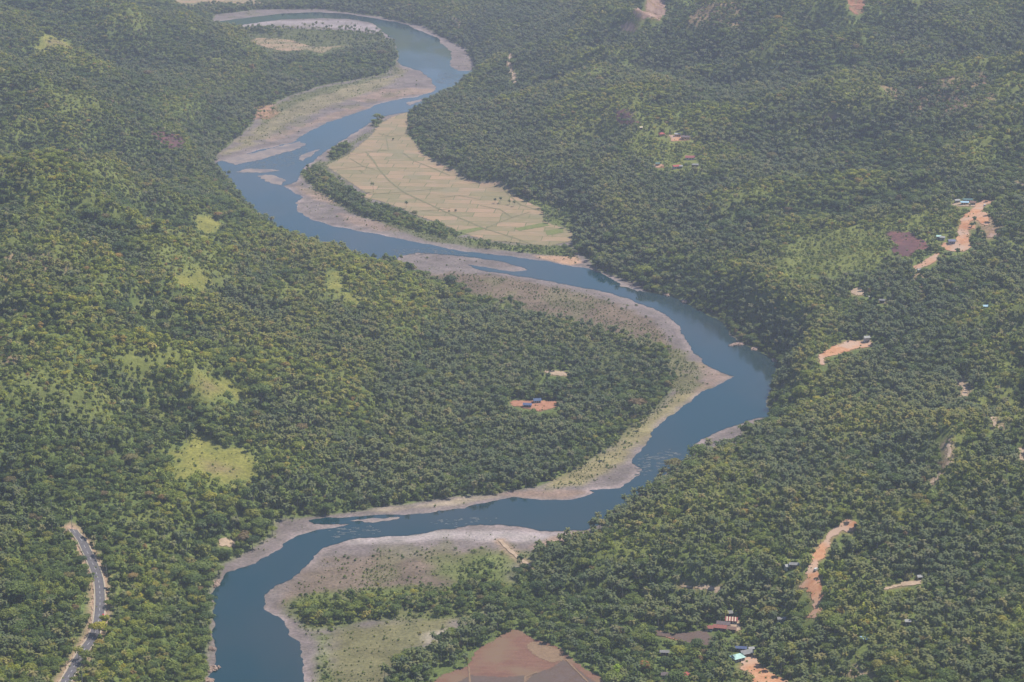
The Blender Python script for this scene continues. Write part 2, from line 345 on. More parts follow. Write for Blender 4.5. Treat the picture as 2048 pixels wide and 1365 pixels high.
for pts in [[(395,915),(440,925),(470,940),(470,955),(430,945),(395,930)], [(405,765),(440,772),(440,782),(412,780)], [(90,85),(125,85),(140,96),(100,94)]]:
    paint(pts, (0.185,0.13,0.085), 8, 10, k=0.6)
for pts, kk in [([(400,483),(512,485),(600,510),(560,535),(500,530),(440,520)],0.55), ([(1560,520),(1600,480),(1680,455),(1780,460),(1780,500),(1760,535),(1680,548),(1580,560),(1545,545)],0.85),
            ([(1080,260),(1240,200),(1300,240),(1420,290),(1440,340),(1300,345),(1200,300),(1100,290)],0.6), ([(1150,310),(1330,330),(1420,350),(1330,370),(1150,360)],0.5),
            ([(1770,430),(1850,420),(1915,425),(1915,480),(1860,500),(1780,460)],0.7), ([(1640,200),(1720,230),(1700,270),(1560,280)],0.35),
            ([(1980,480),(2048,470),(2048,540),(1960,530)],0.3), ([(2010,720),(2048,709),(2048,760),(1961,755)],0.8), ([(1224,1118),(1237,1061),(1270,1066),(1278,1118),(1244,1126)],0.9),
            ([(1424,1015),(1434,980),(1456,986),(1449,1020)],0.8), ([(1966,778),(2001,780),(2060,793),(2060,834),(2011,834),(1966,817)],0.7),
            ([(1640,610),(1690,600),(1700,650),(1640,660)],0.6), ([(1860,920),(1920,880),(1935,930),(1900,950)],0.4), ([(1660,830),(1760,850),(1750,880),(1640,880)],0.4),
            ([(150,120),(260,110),(300,170),(180,190)],0.3), ([(440,100),(500,130),(490,150),(420,120)],0.6), ([(0,380),(60,385),(70,410),(0,420)],0.6), ([(330,900),(200,640),(300,600),(400,700),(380,860)],0.35),
            ([(1240,130),(1290,135),(1285,150),(1245,152)],0.7)]:
    paint(pts, (0.145,0.165,0.045), 12, 16, d=1 - kk, b=0.9, k=0.9)
BURNS = [[(1779,464),(1818,466),(1840,478),(1855,499),(1836,506),(1818,514),(1786,509),(1779,491)], [(296,262),(335,268),(362,275),(369,290),(350,303),(328,302),(312,285)], [(1222,230),(1262,222),(1274,248),(1246,253)],
         [(1879,242),(1884,218),(1905,196),(1930,190),(1941,215),(1900,232)], [(1643,242),(1650,230),(1680,230),(1678,240)], [(205,203),(235,200),(240,212),(212,214)], [(1960,150),(1975,148),(1978,180),(1962,184)], [(1190,160),(1230,160),(1232,176),(1195,174)]]
for k_, b_ in enumerate(BURNS):
    paint(b_, BURN if k_ == 0 else (0.13,0.08,0.075), 5, 8, d=0.05 if k_ == 0 else 0.3, b=0.08, k=0.95 if k_ == 0 else 0.8)
SPECK = [[(1821,546),(1856,546),(1862,592),(1826,590)], [(1030,300),(1075,310),(1060,340),(1015,335)], [(0,505),(60,500),(95,510),(100,545),(30,550),(0,560)], [(0,690),(30,690),(35,730),(0,735)], [(1935,428),(2000,430),(2000,480),(1975,480)], [(1280,520),(1320,455),(1330,460),(1310,470)],
         [(1720,160),(1980,150),(1990,200),(1880,240)], [(1330,20),(1500,15),(1480,60),(1380,50)], [(118,525),(142,528),(140,575),(122,575)]]
for k_, s_ in enumerate(SPECK):
    paint(s_, (0.26,0.17,0.12), 5, 12, d=0.45, b=0.2, k=0.7)
# bare ground made as its own sheets
TRACKS = {
 'long': [(1694,1038),(1676,1052),(1657,1070),(1642,1088),(1628,1106),(1624,1123),(1618,1135),(1614,1148),(1613,1160),(1594,1178),(1614,1178),(1620,1187),(1628,1204),(1628,1223),(1607,1237),(1637,1235),(1641,1218),(1642,1173),(1640,1153),(1634,1143),(1636,1128),(1648,1116),(1661,1088),(1667,1073),(1686,1062),(1698,1066),(1711,1069),(1712,1052)],
 'hill': [(1988,402),(1965,401),(1954,408),(1939,424),(1924,437),(1920,449),(1916,460),(1914,483),(1904,491),(1887,488),(1880,497),(1902,503),(1928,505),(1941,494),(1940,472),(1937,460),(1950,459),(1950,453),(1938,452),(1942,445),(1950,440),(1960,446),(1967,453),(1976,452),(1978,440),(1972,426),(1962,424),(1967,416),(1974,409),(1986,408)],
 'lower': [(1880,507),(1870,526),(1850,534),(1823,545),(1825,535),(1842,527),(1860,517),(1870,508)],
 'slip': [(1976,458),(1996,460),(1992,476),(1974,476)],
 'lot': [(1696,682),(1741,682),(1745,695),(1711,699),(1678,709),(1650,716),(1647,731),(1640,728),(1636,712),(1671,693)],
 'patch': [(1699,586),(1711,578),(1723,575),(1729,592),(1711,592)],
 'yard': [(1022,803),(1050,803),(1112,803),(1110,815),(1080,824),(1064,820),(1024,812)],
 'yard_small': [(1089,742),(1134,745),(1135,754),(1099,751)],
 'bottom': [(1484,1308),(1508,1312),(1518,1331),(1540,1349),(1572,1363),(1585,1385),(1600,1440),(1520,1440),(1507,1365),(1504,1347),(1480,1338)],
 'grove': [(1358,1170),(1400,1173),(1449,1177),(1446,1184),(1400,1181),(1362,1177)],
 'spur': [(1766,1177),(1789,1172),(1811,1166),(1842,1162),(1841,1168),(1811,1173),(1789,1177),(1770,1181)],
 'edge': [(2038,900),(2060,895),(2060,925),(2036,922)],
 'cottage': [(1310,1262),(1345,1272),(1382,1270),(1380,1277),(1352,1281),(1330,1276)],
 'court': [(1466,1242),(1484,1243),(1482,1258),(1470,1264),(1458,1262)],
 'slide': [(1294,-6),(1326,-6),(1332,25),(1319,41),(1299,41),(1281,41),(1268,30),(1292,22)],
 'slide2': [(1229,57),(1259,43),(1275,57),(1270,65),(1244,61)],
 'slide3': [(1694,-6),(1730,-6),(1727,25),(1713,34),(1700,22)],
 'home': [(1338,272),(1378,272),(1378,281),(1345,283)],
 'home2': [(1308,331),(1326,330),(1327,336),(1310,337)],
 'village': [(1905,407),(1952,407),(1950,414),(1908,414)],
 'riverside': [(436,1080),(470,1078),(472,1094),(438,1092)],
}
TRACKW = {k: gpoly(v) for k, v in TRACKS.items()}
for k_, w_ in TRACKW.items():
    paint(None, (0.30,0.19,0.12), 4, 3, d=0, b=0.05, k=0.9, world=w_)
    paint(None, d=0, soft=7, amp=0, world=w_)
POND = [(1310,1263),(1345,1268),(1382,1266),(1410,1262),(1428,1283),(1410,1300),(1375,1290),(1350,1278),(1312,1272)]
paint(POND, (0.13,0.095,0.075), 3, 2, d=0, b=0)

ROAD = [(146,1062),(152,1070),(163,1083),(173,1103),(184,1126),(193,1148),(198,1168),(200,1193),(200,1213),(198,1236),(194,1256),(185,1279),(173,1296),(160,1316),(148,1336),(135,1359),(118,1392),(100,1430)]
def smooth_path(pts, step=3.0):
    a = gpoly(pts) if not isinstance(pts, np.ndarray) else pts
    out = []
    n = len(a)
    for i in range(n - 1):
        p0, p1, p2, p3 = a[max(i - 1, 0)], a[i], a[i + 1], a[min(i + 2, n - 1)]
        m = max(2, int(np.linalg.norm(p2 - p1) / step))
        for k in range(m):
            t = k / m
            out.append(0.5 * ((2 * p1) + (-p0 + p2) * t + (2 * p0 - 5 * p1 + 4 * p2 - p3) * t * t + (-p0 + 3 * p1 - 3 * p2 + p3) * t ** 3))
    out.append(a[-1])
    return np.array(out)
def line_path(a, step=6.0):
    return np.concatenate([np.linspace(p, q, max(2, int(np.linalg.norm(q - p) / step)), endpoint=False) for p, q in zip(a, a[1:])] + [a[-1:]])
ROADW = smooth_path(ROAD)
def strip_poly(path, w):
    d = np.gradient(path, axis=0); d /= np.linalg.norm(d, axis=1)[:, None] + 1e-9
    nrm = np.stack([-d[:, 1], d[:, 0]], 1)
    return np.concatenate([path + nrm * w, (path - nrm * w)[::-1]])
def path_clear(path, w, colr=None, db=0.0):
    """clear a lane along a path"""
    x0, y0 = path.min(0) - 40; x1, y1 = path.max(0) + 40
    m = np.nonzero((fx_ > x0) & (fx_ < x1) & (fy_ > y0) & (fy_ < y1))[0]
    dd = np.full(m.size, 1e9)
    for q in path[::2]:
        dd = np.minimum(dd, (fx_[m] - q[0]) ** 2 + (fy_[m] - q[1]) ** 2)
    ww = 1 - sstep(w - 2.5, w + 3.5, np.sqrt(dd))
    dens[m] *= (1 - ww); brush[m] *= (1 - ww * (1 - db))
    if colr is not None:
        col[m] = col[m] * (1 - ww[:, None]) + np.array(colr) * ww[:, None]
path_clear(ROADW, 8.0, (0.30, 0.21, 0.15), 0.15)
TRAILS = [([(1913,760),(1926,772),(1931,781),(1926,800)],2.2), ([(1958,824),(1986,841),(2005,854)],1.6), ([(1893,885),(1899,902),(1896,918)],1.6), ([(1896,928),(1883,944),(1874,955),(1862,968)],2.8),
          ([(1021,108),(1018,125),(1020,142),(1027,152),(1029,170)],2.4), ([(905,38),(914,47),(922,56)],2.0), ([(1030,302),(1055,310),(1075,315)],1.5), ([(1000,1082),(1015,1098),(1035,1115),(1062,1136)],1.8), ([(1745,1365),(1700,1340)],1.5),
          ([(1765,603),(1780,606),(1800,611)],1.6), ([(2030,368),(2060,375)],2.0)]
TRAILW = [(smooth_path(t), w) for t, w in TRAILS]
for t, w in TRAILW:
    path_clear(t, w + 3.0, (0.26, 0.19, 0.13), 0.2)
HOUSES = [(1457,1232,6,5,'grey','wood','small shaded grey roofed house behind the striped roof',0.1), (1463,1246,10,7,'maroon','white','house with red and white striped roof in the lower cluster',-0.15,False,2.7,'cream'),
  (1447,1254,11,5.5,'mauve','wood','long mauve roofed house beside the pinkish red one',-0.25), (1440,1261,11,5.5,'palered','wood','pinkish red roofed house, largest of the lower cluster',-0.22), (1418,1262,6,5,'palered','white','small pale red roofed house at the left of the lower cluster',-0.1),
  (1464,1264,7,5,'brown','wood','brown roofed house at the right front of the lower cluster',-0.3), (1475,1321,10,8,'paleteal','grey','pale teal roofed building beside the orange dirt road',0.5,True), (1492,1312,10,7,'grey','wood','pale grey roofed building behind the teal roofed one',0.4), (1482,1303,9,3.5,'darkblue','wood','dark blue roofed shed behind the pale grey roof',-0.15),
  (1502,1304,4,3,'white','white','small white hut at the top of the bottom orange road',0.2), (1369,1357,8,6,'red','grey','bright red roofed house at the bottom edge',0.6,True), (1333,1356,8,5,'mauve','white','mauve roofed house with a white front at the bottom edge',-0.1), (1329,1311,7,3.5,'grey','wood','low grey roofed shed hidden among the domed trees',-0.1),
  (1323,272,8,7,'red','orange','small red roofed house at the top left of the hillside hamlet',0.3,True), (1355,273,9,5,'white','orange','white roofed house in the hillside hamlet',-0.1), (1371,279,14,6,'mauve','orange','long mauve roofed house beside the white roofed one',-0.12), (1380,319,14,8,'maroon','white','large maroon roofed house with white front wall in the hamlet',-0.05),
  (1315,332,6,5,'teal','orange','small teal roofed hut with an orange yard',0.1), (1353,337,12,6,'red','white','red roofed house at the front of the hillside hamlet',0.35), (1390,334,10,5,'grey','wood','pale grey roofed shed at the front right of the hamlet',-0.15), (1362,337,4,3.5,'white','white','tiny white hut beside the red roofed house in the hamlet',0), (1282,260,4,3,'cream','tan','tiny cream roofed hut left of the hillside hamlet',0.2),
  (1914,406,6,4,'white','white','small white roofed house left of the turquoise roofs',0.2), (1935,405,12,5,'teal','grey','long turquoise roofed building by the hillside road',-0.1), (1929,410,10,4,'skyblue','tan','pale blue roofed building in front of the turquoise one',-0.1), (1946,410,7,5,'brown','tan','brown roofed hut between the turquoise roof and the road',-0.4),
  (1903,487,8,6,'lavender','grey','lavender blue roofed house beside the hillside dirt road',0.1), (1885,480,6,4,'white','white','small white roofed house left of the lavender roof',-0.4), (1877,478,5,4,'paleteal','grey','small greenish roofed shed left of the white roofed one',-0.1), (1838,545,4,3.5,'white','grey','tiny white roofed hut at the low end of the hillside road',0.3),
  (1733,685,6,5,'white','white','white two-storey house on the orange cleared lot',0.2,False,5.0), (1741,599,4,3,'white','white','tiny white hut right of the small pale clearing',0), (1764,606,6,3.5,'grey','wood','small grey roofed shed at the start of the slope trail',-0.3), (1971,618,6,4,'skyblue','white','small pale blue roofed house on the far right slope',0.1),
  (1074,806,8,6,'blue','white','bright blue roofed hut in the middle of the valley wood',0.2), (1055,815,9,5,'darkblue','wood','dark roofed shed left of the blue roofed hut',-0.15), (1575,1139,5,4,'white','white','small bright white roofed hut left of the long orange track',0.4), (1588,1136,8,4,'grey','wood','grey roofed house right of the bright white hut',-0.1),
  (1815,1249,4,3.5,'white','white','tiny white hut alone among the lower right palms',0), (1563,1244,7,3.5,'grey','white','low pale roofed house left of the foot of the orange track',0.1), (1727,1284,6,4,'skyblue','grey','small pale blue roofed hut among the lower right palms',-0.2), (1839,1160,4,3.5,'white','tan','small white hut at the end of the lower slope track',0.2)]
# overhanging trees
# keep-in-view areas: no tall crown may stand in front of these (picture outlines)
KEEP = list(TRACKS.values()) + [FIELD1, FIELD2, FIELD4, BURNS[0]] + CLEAR[:10] + [BIGCLEAR] + [[(h[0] - h[2] * 0.9, h[1] - 9), (h[0] + h[2] * 0.9, h[1] - 9), (h[0] + h[2] * 0.9, h[1] + 2), (h[0] - h[2] * 0.9, h[1] + 2)] for h in HOUSES]
KEEP_LOW = list(TRACKS.values()) + KEEP[-len(HOUSES):]
HXY = np.array([[float(v[0]) for v in ground(h[0], h[1])] + [h[2] * 0.5 + 3.5] for h in HOUSES])

# ------------------------------------------------------------------ materials
def mat(name):
    m = bpy.data.materials.new(name); m.use_nodes = True
    nt = m.node_tree
    b = nt.nodes['Principled BSDF']
    b.inputs['Specular IOR Level'].default_value = 0.2
    return m, nt, b
def node(nt, t, **kw):
    n = nt.nodes.new(t)
    for k, v in kw.items():
        if k.startswith('i_'):
            n.inputs[k[2:].replace('_', ' ')].default_value = v
        else:
            setattr(n, k, v)
    return n
def worldpos(nt, sx=1.0, sy=1.0, rot=0.0):
    g_ = node(nt, 'ShaderNodeNewGeometry')
    mp = node(nt, 'ShaderNodeMapping')
    mp.inputs['Scale'].default_value = (sx, sy, 1)
    mp.inputs['Rotation'].default_value = (0, 0, rot)
    nt.links.new(g_.outputs['Position'], mp.inputs[0])
    return mp.outputs[0]
def noise(nt, vec, scale, detail=4, rough=0.6):
    n = node(nt, 'ShaderNodeTexNoise'); n.inputs['Scale'].default_value = scale
    n.inputs['Detail'].default_value = detail; n.inputs['Roughness'].default_value = rough
    nt.links.new(vec, n.inputs['Vector'])
    return n.outputs['Fac']
def ramp(nt, fac, stops):
    r = node(nt, 'ShaderNodeValToRGB')
    e = r.color_ramp.elements
    while len(e) > len(stops): e.remove(e[-1])
    while len(e) < len(stops): e.new(0.5)
    for el, (p, c) in zip(e, stops):
        el.position = p; el.color = (*c, 1) if len(c) == 3 else c
    nt.links.new(fac, r.inputs[0])
    return r.outputs[0]
def mixc(nt, a, b, fac, mode='MIX'):
    m = node(nt, 'ShaderNodeMix', data_type='RGBA', blend_type=mode)
    for v, s in ((fac, 0), (a, 6), (b, 7)):
        if hasattr(v, 'links') or isinstance(v, bpy.types.NodeSocket): nt.links.new(v, m.inputs[s])
        else: m.inputs[s].default_value = v if s == 0 else (*v, 1)
    return m.outputs[2]
def bump(nt, b, h, strength, dist):
    n = node(nt, 'ShaderNodeBump'); n.inputs['Strength'].default_value = strength; n.inputs['Distance'].default_value = dist
    nt.links.new(h, n.inputs['Height']); nt.links.new(n.outputs[0], b.inputs['Normal'])

def ground_mat():
    m, nt, b = mat('ground')
    at = node(nt, 'ShaderNodeAttribute', attribute_name='cover')
    v = worldpos(nt)
    n1 = noise(nt, v, 0.35, 6, 0.7)
    n2 = noise(nt, v, 0.06, 4, 0.6)
    c1 = mixc(nt, at.outputs[0], ramp(nt, n1, [(0.3, (0.55,0.55,0.55)), (0.5, (1,1,1)), (0.72, (1.5,1.45,1.4))]), 1.0, 'MULTIPLY')
    c2 = mixc(nt, c1, ramp(nt, n2, [(0.3, (0.82,0.84,0.8)), (0.7, (1.15,1.12,1.15))]), 1.0, 'MULTIPLY')
    nt.links.new(c2, b.inputs['Base Color'])
    b.inputs['Roughness'].default_value = 0.95
    b.inputs['Specular IOR Level'].default_value = 0.08
    bump(nt, b, n1, 0.5, 0.6)
    return m
M_GROUND = ground_mat()

def soil_mat(name, c_a, c_b, c_c=None, sx=1.0, sy=1.0, rot=0.0, sc=0.12, streak=None):
    m, nt, b = mat(name)
    v = worldpos(nt, sx, sy, rot)
    n1 = noise(nt, v, sc, 5, 0.65)
    c = ramp(nt, n1, [(0.35, c_a), (0.62, c_b)])
    n3 = noise(nt, worldpos(nt), 0.7, 4, 0.7)
    c = mixc(nt, c, ramp(nt, n3, [(0.3, (0.8,0.78,0.75)), (0.7, (1.15,1.15,1.15))]), 1.0, 'MULTIPLY')
    if c_c is not None:
        n4 = noise(nt, worldpos(nt), 0.035, 3, 0.5)
        f = ramp(nt, n4, [(0.45, (0,0,0)), (0.62, (1,1,1))])
        c = mixc(nt, c, c_c, f)
    nt.links.new(c, b.inputs['Base Color'])
    b.inputs['Roughness'].default_value = 0.95
    bump(nt, b, n3, 0.4, 0.3)
    return m
M_SOIL = soil_mat('orange_earth', (0.36,0.165,0.085), (0.47,0.265,0.155), (0.40,0.28,0.21))
M_SOILR = soil_mat('red_earth', (0.27,0.12,0.075), (0.37,0.19,0.12))
M_PINK = soil_mat('pale_landslip', (0.235, 0.143, 0.109), (0.353, 0.244, 0.193), sx=1.5, sy=0.5)
M_PLOUGH = soil_mat('ploughed_earth', (0.139, 0.071, 0.052), (0.185, 0.099, 0.071), (0.168, 0.109, 0.071), sx=0.5, sy=2.4, rot=0.5, sc=0.10)
M_WET = soil_mat('wet_earth', (0.105, 0.070, 0.055), (0.113, 0.084, 0.076), (0.101, 0.076, 0.063))
M_TRAIL = soil_mat('trail_earth', (0.302, 0.227, 0.160), (0.420, 0.319, 0.235))
M_SHOULD = soil_mat('road_shoulder', (0.277, 0.202, 0.151), (0.378, 0.277, 0.210))
M_BURN = soil_mat('burnt_ground', (0.075,0.036,0.040), (0.17,0.075,0.065), (0.10,0.05,0.052), sc=0.12)
M_BUND = soil_mat('grassy_bund', (0.13,0.13,0.06), (0.20,0.18,0.10), sc=0.3)
M_GREENP = soil_mat('green_parcel', (0.11,0.135,0.04), (0.16,0.175,0.06), sc=0.2)
M_BAR = soil_mat('pale_gravel', (0.165,0.14,0.14), (0.27,0.225,0.205), (0.15,0.135,0.14), sx=0.6, sy=2.2, sc=0.2)

def rice_mat():
    m, nt, b = mat('dry_rice_stubble')
    v = worldpos(nt, rot=0.10)
    d = noise(nt, v, 0.012, 2, 0.5)
    add = node(nt, 'ShaderNodeVectorMath', operation='MULTIPLY_ADD')
    nt.links.new(d, add.inputs[0]); add.inputs[1].default_value = (5, 5, 0); nt.links.new(v, add.inputs[2])
    br = node(nt, 'ShaderNodeTexBrick')
    nt.links.new(add.outputs[0], br.inputs['Vector'])
    br.inputs['Scale'].default_value = 1.0
    br.inputs['Brick Width'].default_value = 38; br.inputs['Row Height'].default_value = 24
    br.inputs['Mortar Size'].default_value = 0.8; br.inputs['Mortar Smooth'].default_value = 0.3
    br.offset = 0.31; br.squash = 1.5; br.squash_frequency = 3
    br.inputs['Color1'].default_value = (0.31, 0.212, 0.138, 1); br.inputs['Color2'].default_value = (0.185, 0.165, 0.088, 1)
    br.inputs['Mortar'].default_value = (0.12, 0.125, 0.055, 1)
    st = noise(nt, worldpos(nt, 0.15, 1.3, 0.12), 0.55, 4, 0.6)
    c = mixc(nt, br.outputs[0], ramp(nt, st, [(0.3, (0.84,0.84,0.8)), (0.7, (1.14,1.14,1.12))]), 1.0, 'MULTIPLY')
    pt = ramp(nt, noise(nt, worldpos(nt), 0.02, 4, 0.6), [(0.5, (0,0,0)), (0.68, (0.75,0.75,0.75))])
    c = mixc(nt, c, (0.205, 0.18, 0.11), pt)
    pk = ramp(nt, noise(nt, worldpos(nt, 0.6, 1.5, 0.3), 0.05, 4, 0.6), [(0.55, (0,0,0)), (0.7, (0.6,0.6,0.6))])
    c = mixc(nt, c, (0.33, 0.225, 0.17), pk)
    nt.links.new(c, b.inputs['Base Color'])
    b.inputs['Roughness'].default_value = 0.95
    return m
M_RICE = rice_mat()

def water_mat():
    m, nt, b = mat('river_water')
    v = worldpos(nt)
    dp = noise(nt, worldpos(nt, 1.0, 0.45), 0.008, 3, 0.5)
    c = ramp(nt, dp, [(0.38, (0.002,0.030,0.040)), (0.7, (0.024,0.038,0.042))])
    nt.links.new(c, b.inputs['Base Color'])
    rf = noise(nt, worldpos(nt, 1.0, 0.5), 0.012, 3, 0.6)
    nt.links.new(ramp(nt, rf, [(0.4, (0.03,)*3), (0.65, (0.16,)*3)]), b.inputs['Roughness'])
    b.inputs['IOR'].default_value = 1.33
    b.inputs['Specular IOR Level'].default_value = 0.5
    bump(nt, b, noise(nt, v, 0.6, 4, 0.6), 0.05, 0.25)
    return m
M_WATER = water_mat()

def asphalt_mat():
    m, nt, b = mat('asphalt')
    n1 = noise(nt, worldpos(nt), 0.4, 5, 0.6)
    nt.links.new(ramp(nt, n1, [(0.3, (0.085,0.08,0.09)), (0.7, (0.125,0.118,0.125))]), b.inputs['Base Color'])
    b.inputs['Roughness'].default_value = 0.85
    return m
M_ASPH = asphalt_mat()
M_FOAM = soil_mat('riffle_water', (0.045,0.065,0.08), (0.105,0.12,0.13), sc=0.8)

def plain(name, c, rough=0.7, var=0.12, sc=0.8):
    m, nt, b = mat(name)
    tc = node(nt, 'ShaderNodeTexCoord')
    n1 = noise(nt, tc.outputs['Object'], sc, 4, 0.6)
    lo = tuple(max(0, x * (1 - var)) for x in c); hi = tuple(x * (1 + var) for x in c)
    nt.links.new(ramp(nt, n1, [(0.3, lo), (0.7, hi)]), b.inputs['Base Color'])
    b.inputs['Roughness'].default_value = rough
    return m
def roof_mat(name, c, var=0.2):
    m, nt, b = mat(name)
    tc = node(nt, 'ShaderNodeTexCoord')
    w = node(nt, 'ShaderNodeTexWave'); w.inputs['Scale'].default_value = 1.6; w.inputs['Distortion'].default_value = 0.3
    nt.links.new(tc.outputs['Object'], w.inputs['Vector'])
    n1 = noise(nt, tc.outputs['Object'], 0.5, 5, 0.7)
    lo = tuple(x * (1 - var) for x in c); hi = tuple(min(0.9, x * (1 + var)) for x in c)
    cc = mixc(nt, ramp(nt, n1, [(0.3, lo), (0.7, hi)]), ramp(nt, w.outputs[1], [(0.0, (0.85,)*3), (1.0, (1.05,)*3)]), 1.0, 'MULTIPLY')
    nt.links.new(cc, b.inputs['Base Color'])
    b.inputs['Roughness'].default_value = 0.85
    b.inputs['Specular IOR Level'].default_value = 0.08
    return m

def leaf_mat(name, stops, trans=0.25, big=(0.75, 1.25)):
    m, nt, b = mat(name)
    oi = node(nt, 'ShaderNodeObjectInfo')
    at = node(nt, 'ShaderNodeAttribute', attribute_name='tone')
    c = ramp(nt, oi.outputs['Random'], stops)
    c = mixc(nt, c, ramp(nt, at.outputs['Fac'], [(0.0, (0.75,0.80,0.75)), (0.6, (1.0,1.0,1.0)), (1.0, (1.28,1.25,1.05))]), 1.0, 'MULTIPLY')
    wa = node(nt, 'ShaderNodeAttribute', attribute_type='INSTANCER', attribute_name='warm')
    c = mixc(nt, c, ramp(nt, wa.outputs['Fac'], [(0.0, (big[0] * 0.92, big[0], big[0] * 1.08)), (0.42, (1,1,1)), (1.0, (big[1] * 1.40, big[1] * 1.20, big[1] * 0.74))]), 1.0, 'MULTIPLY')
    c = mixc(nt, c, oi.outputs['Color'], 1.0, 'MULTIPLY')
    nt.links.new(c, b.inputs['Base Color'])
    b.inputs['Roughness'].default_value = 0.6
    b.inputs['Specular IOR Level'].default_value = 0.25
    tr = node(nt, 'ShaderNodeBsdfTranslucent')
    nt.links.new(c, tr.inputs[0])
    mx = node(nt, 'ShaderNodeMixShader'); mx.inputs[0].default_value = trans
    out = [n for n in nt.nodes if n.type == 'OUTPUT_MATERIAL'][0]
    nt.links.new(b.outputs[0], mx.inputs[1]); nt.links.new(tr.outputs[0], mx.inputs[2]); nt.links.new(mx.outputs[0], out.inputs[0])
    return m
M_LEAF = leaf_mat('tree_leaves', [(0.0,(0.083,0.130,0.046)),(0.3,(0.136,0.193,0.054)),(0.6,(0.183,0.237,0.059)),(0.85,(0.242,0.281,0.065)),(0.95,(0.295,0.297,0.071)),(1.0,(0.271,0.193,0.102))], 0.46, (0.78, 1.22))
M_FROND = leaf_mat('palm_fronds', [(0.0,(0.109,0.146,0.063)),(0.5,(0.155,0.186,0.076)),(0.88,(0.190,0.207,0.087)),(1.0,(0.241,0.221,0.112))], 0.42, (0.85, 1.15))
M_BUSH = leaf_mat('bush_leaves', [(0.0,(0.095,0.140,0.042)),(0.5,(0.151,0.205,0.050)),(0.85,(0.202,0.238,0.060)),(1.0,(0.235,0.216,0.090))], 0.35, (0.8, 1.25))
M_BARK = plain('grey_bark', (0.20,0.175,0.15))
M_PBARK = plain('pale_palm_bark', (0.30,0.27,0.24))

# ------------------------------------------------------------------ mesh helpers
class MB:
    def __init__(s): s.v = []; s.f = []; s.m = []; s.t = []
    def face(s, pts, mi=0, tone=0.5):
        k = len(s.v); s.v += [tuple(p) for p in pts]; s.f.append(tuple(range(k, k + len(pts)))); s.m.append(mi); s.t.append(tone)
    def tube(s, pts, rad, n=5, mi=0):
        rings = []
        for i, (p, r) in enumerate(zip(pts, rad)):
            p = Vector(p); q = Vector(pts[min(i + 1, len(pts) - 1)]); o = Vector(pts[max(i - 1, 0)])
            d = (q - o).normalized(); u = d.orthogonal().normalized(); w = d.cross(u)
            k = len(s.v)
            for j in range(n):
                a = 2 * math.pi * j / n; s.v.append(tuple(p + (u * math.cos(a) + w * math.sin(a)) * r))
            rings.append(k)
        for a, b in zip(rings, rings[1:]):
            for j in range(n):
                s.f.append((a + j, a + (j + 1) % n, b + (j + 1) % n, b + j)); s.m.append(mi); s.t.append(0.5)
        s.f.append(tuple(rings[-1] + j for j in range(n))); s.m.append(mi); s.t.append(0.5)
    def box(s, x0, x1, y0, y1, z0, z1, mi=0):
        k = len(s.v)
        s.v += [(x, y, z) for z in (z0, z1) for (x, y) in ((x0, y0), (x1, y0), (x1, y1), (x0, y1))]
        for f in ((3,2,1,0), (4,5,6,7), (0,1,5,4), (1,2,6,5), (2,3,7,6), (3,0,4,7)):
            s.f.append(tuple(k + i for i in f)); s.m.append(mi); s.t.append(0.5)
    def mesh(s, name, mats):
        me = bpy.data.meshes.new(name)
        me.from_pydata(s.v, [], s.f)
        for m in mats: me.materials.append(m)
        me.polygons.foreach_set('material_index', s.m)
        a = me.attributes.new('tone', 'FLOAT', 'FACE'); a.data.foreach_set('value', s.t)
        me.update()
        return me

def link(name, me, parent=None, loc=None, rz=0.0):
    o = bpy.data.objects.new(name, me); C.objects.link(o)
    if parent is not None: o.parent = parent
    if loc is not None: o.location = loc
    if rz: o.rotation_euler.z = rz
    return o
def tag(o, label=None, cat=None, group=None, kind=None):
    if label: o['label'] = label
    if cat: o['category'] = cat
    if group: o['group'] = group
    if kind: o['kind'] = kind
    return o

def npmesh(name, verts, quads, mats, smooth=False):
    me = bpy.data.meshes.new(name)
    verts = np.asarray(verts, np.float32); quads = np.asarray(quads, np.int32)
    me.vertices.add(len(verts)); me.vertices.foreach_set('co', verts.ravel())
    k = quads.shape[1]
    me.loops.add(quads.size); me.loops.foreach_set('vertex_index', quads.ravel())
    me.polygons.add(len(quads)); me.polygons.foreach_set('loop_start', np.arange(0, quads.size, k, dtype=np.int32))
    if smooth: me.polygons.foreach_set('use_smooth', np.ones(len(quads), bool))
    me.update(calc_edges=True); me.validate()
    for m in mats: me.materials.append(m)
    return me

# ------------------------------------------------------------------ ground sheet
nx, ny = len(GX), len(GY)
ii = np.arange(ny - 1)[:, None] * nx + np.arange(nx - 1)[None, :]
quads = np.stack([ii, ii + 1, ii + nx + 1, ii + nx], -1).reshape(-1, 4)
gm = npmesh('ground', np.stack([fx_, fy_, HGRID.ravel()], 1), quads, [M_GROUND], True)
ca = gm.attributes.new('cover', 'FLOAT_COLOR', 'POINT')
ca.data.foreach_set('color', np.concatenate([col, np.ones((N, 1))], 1).astype(np.float32).ravel())
tag(link('ground', gm), 'wooded hills and flat valley floor on both sides of the river', kind='structure')

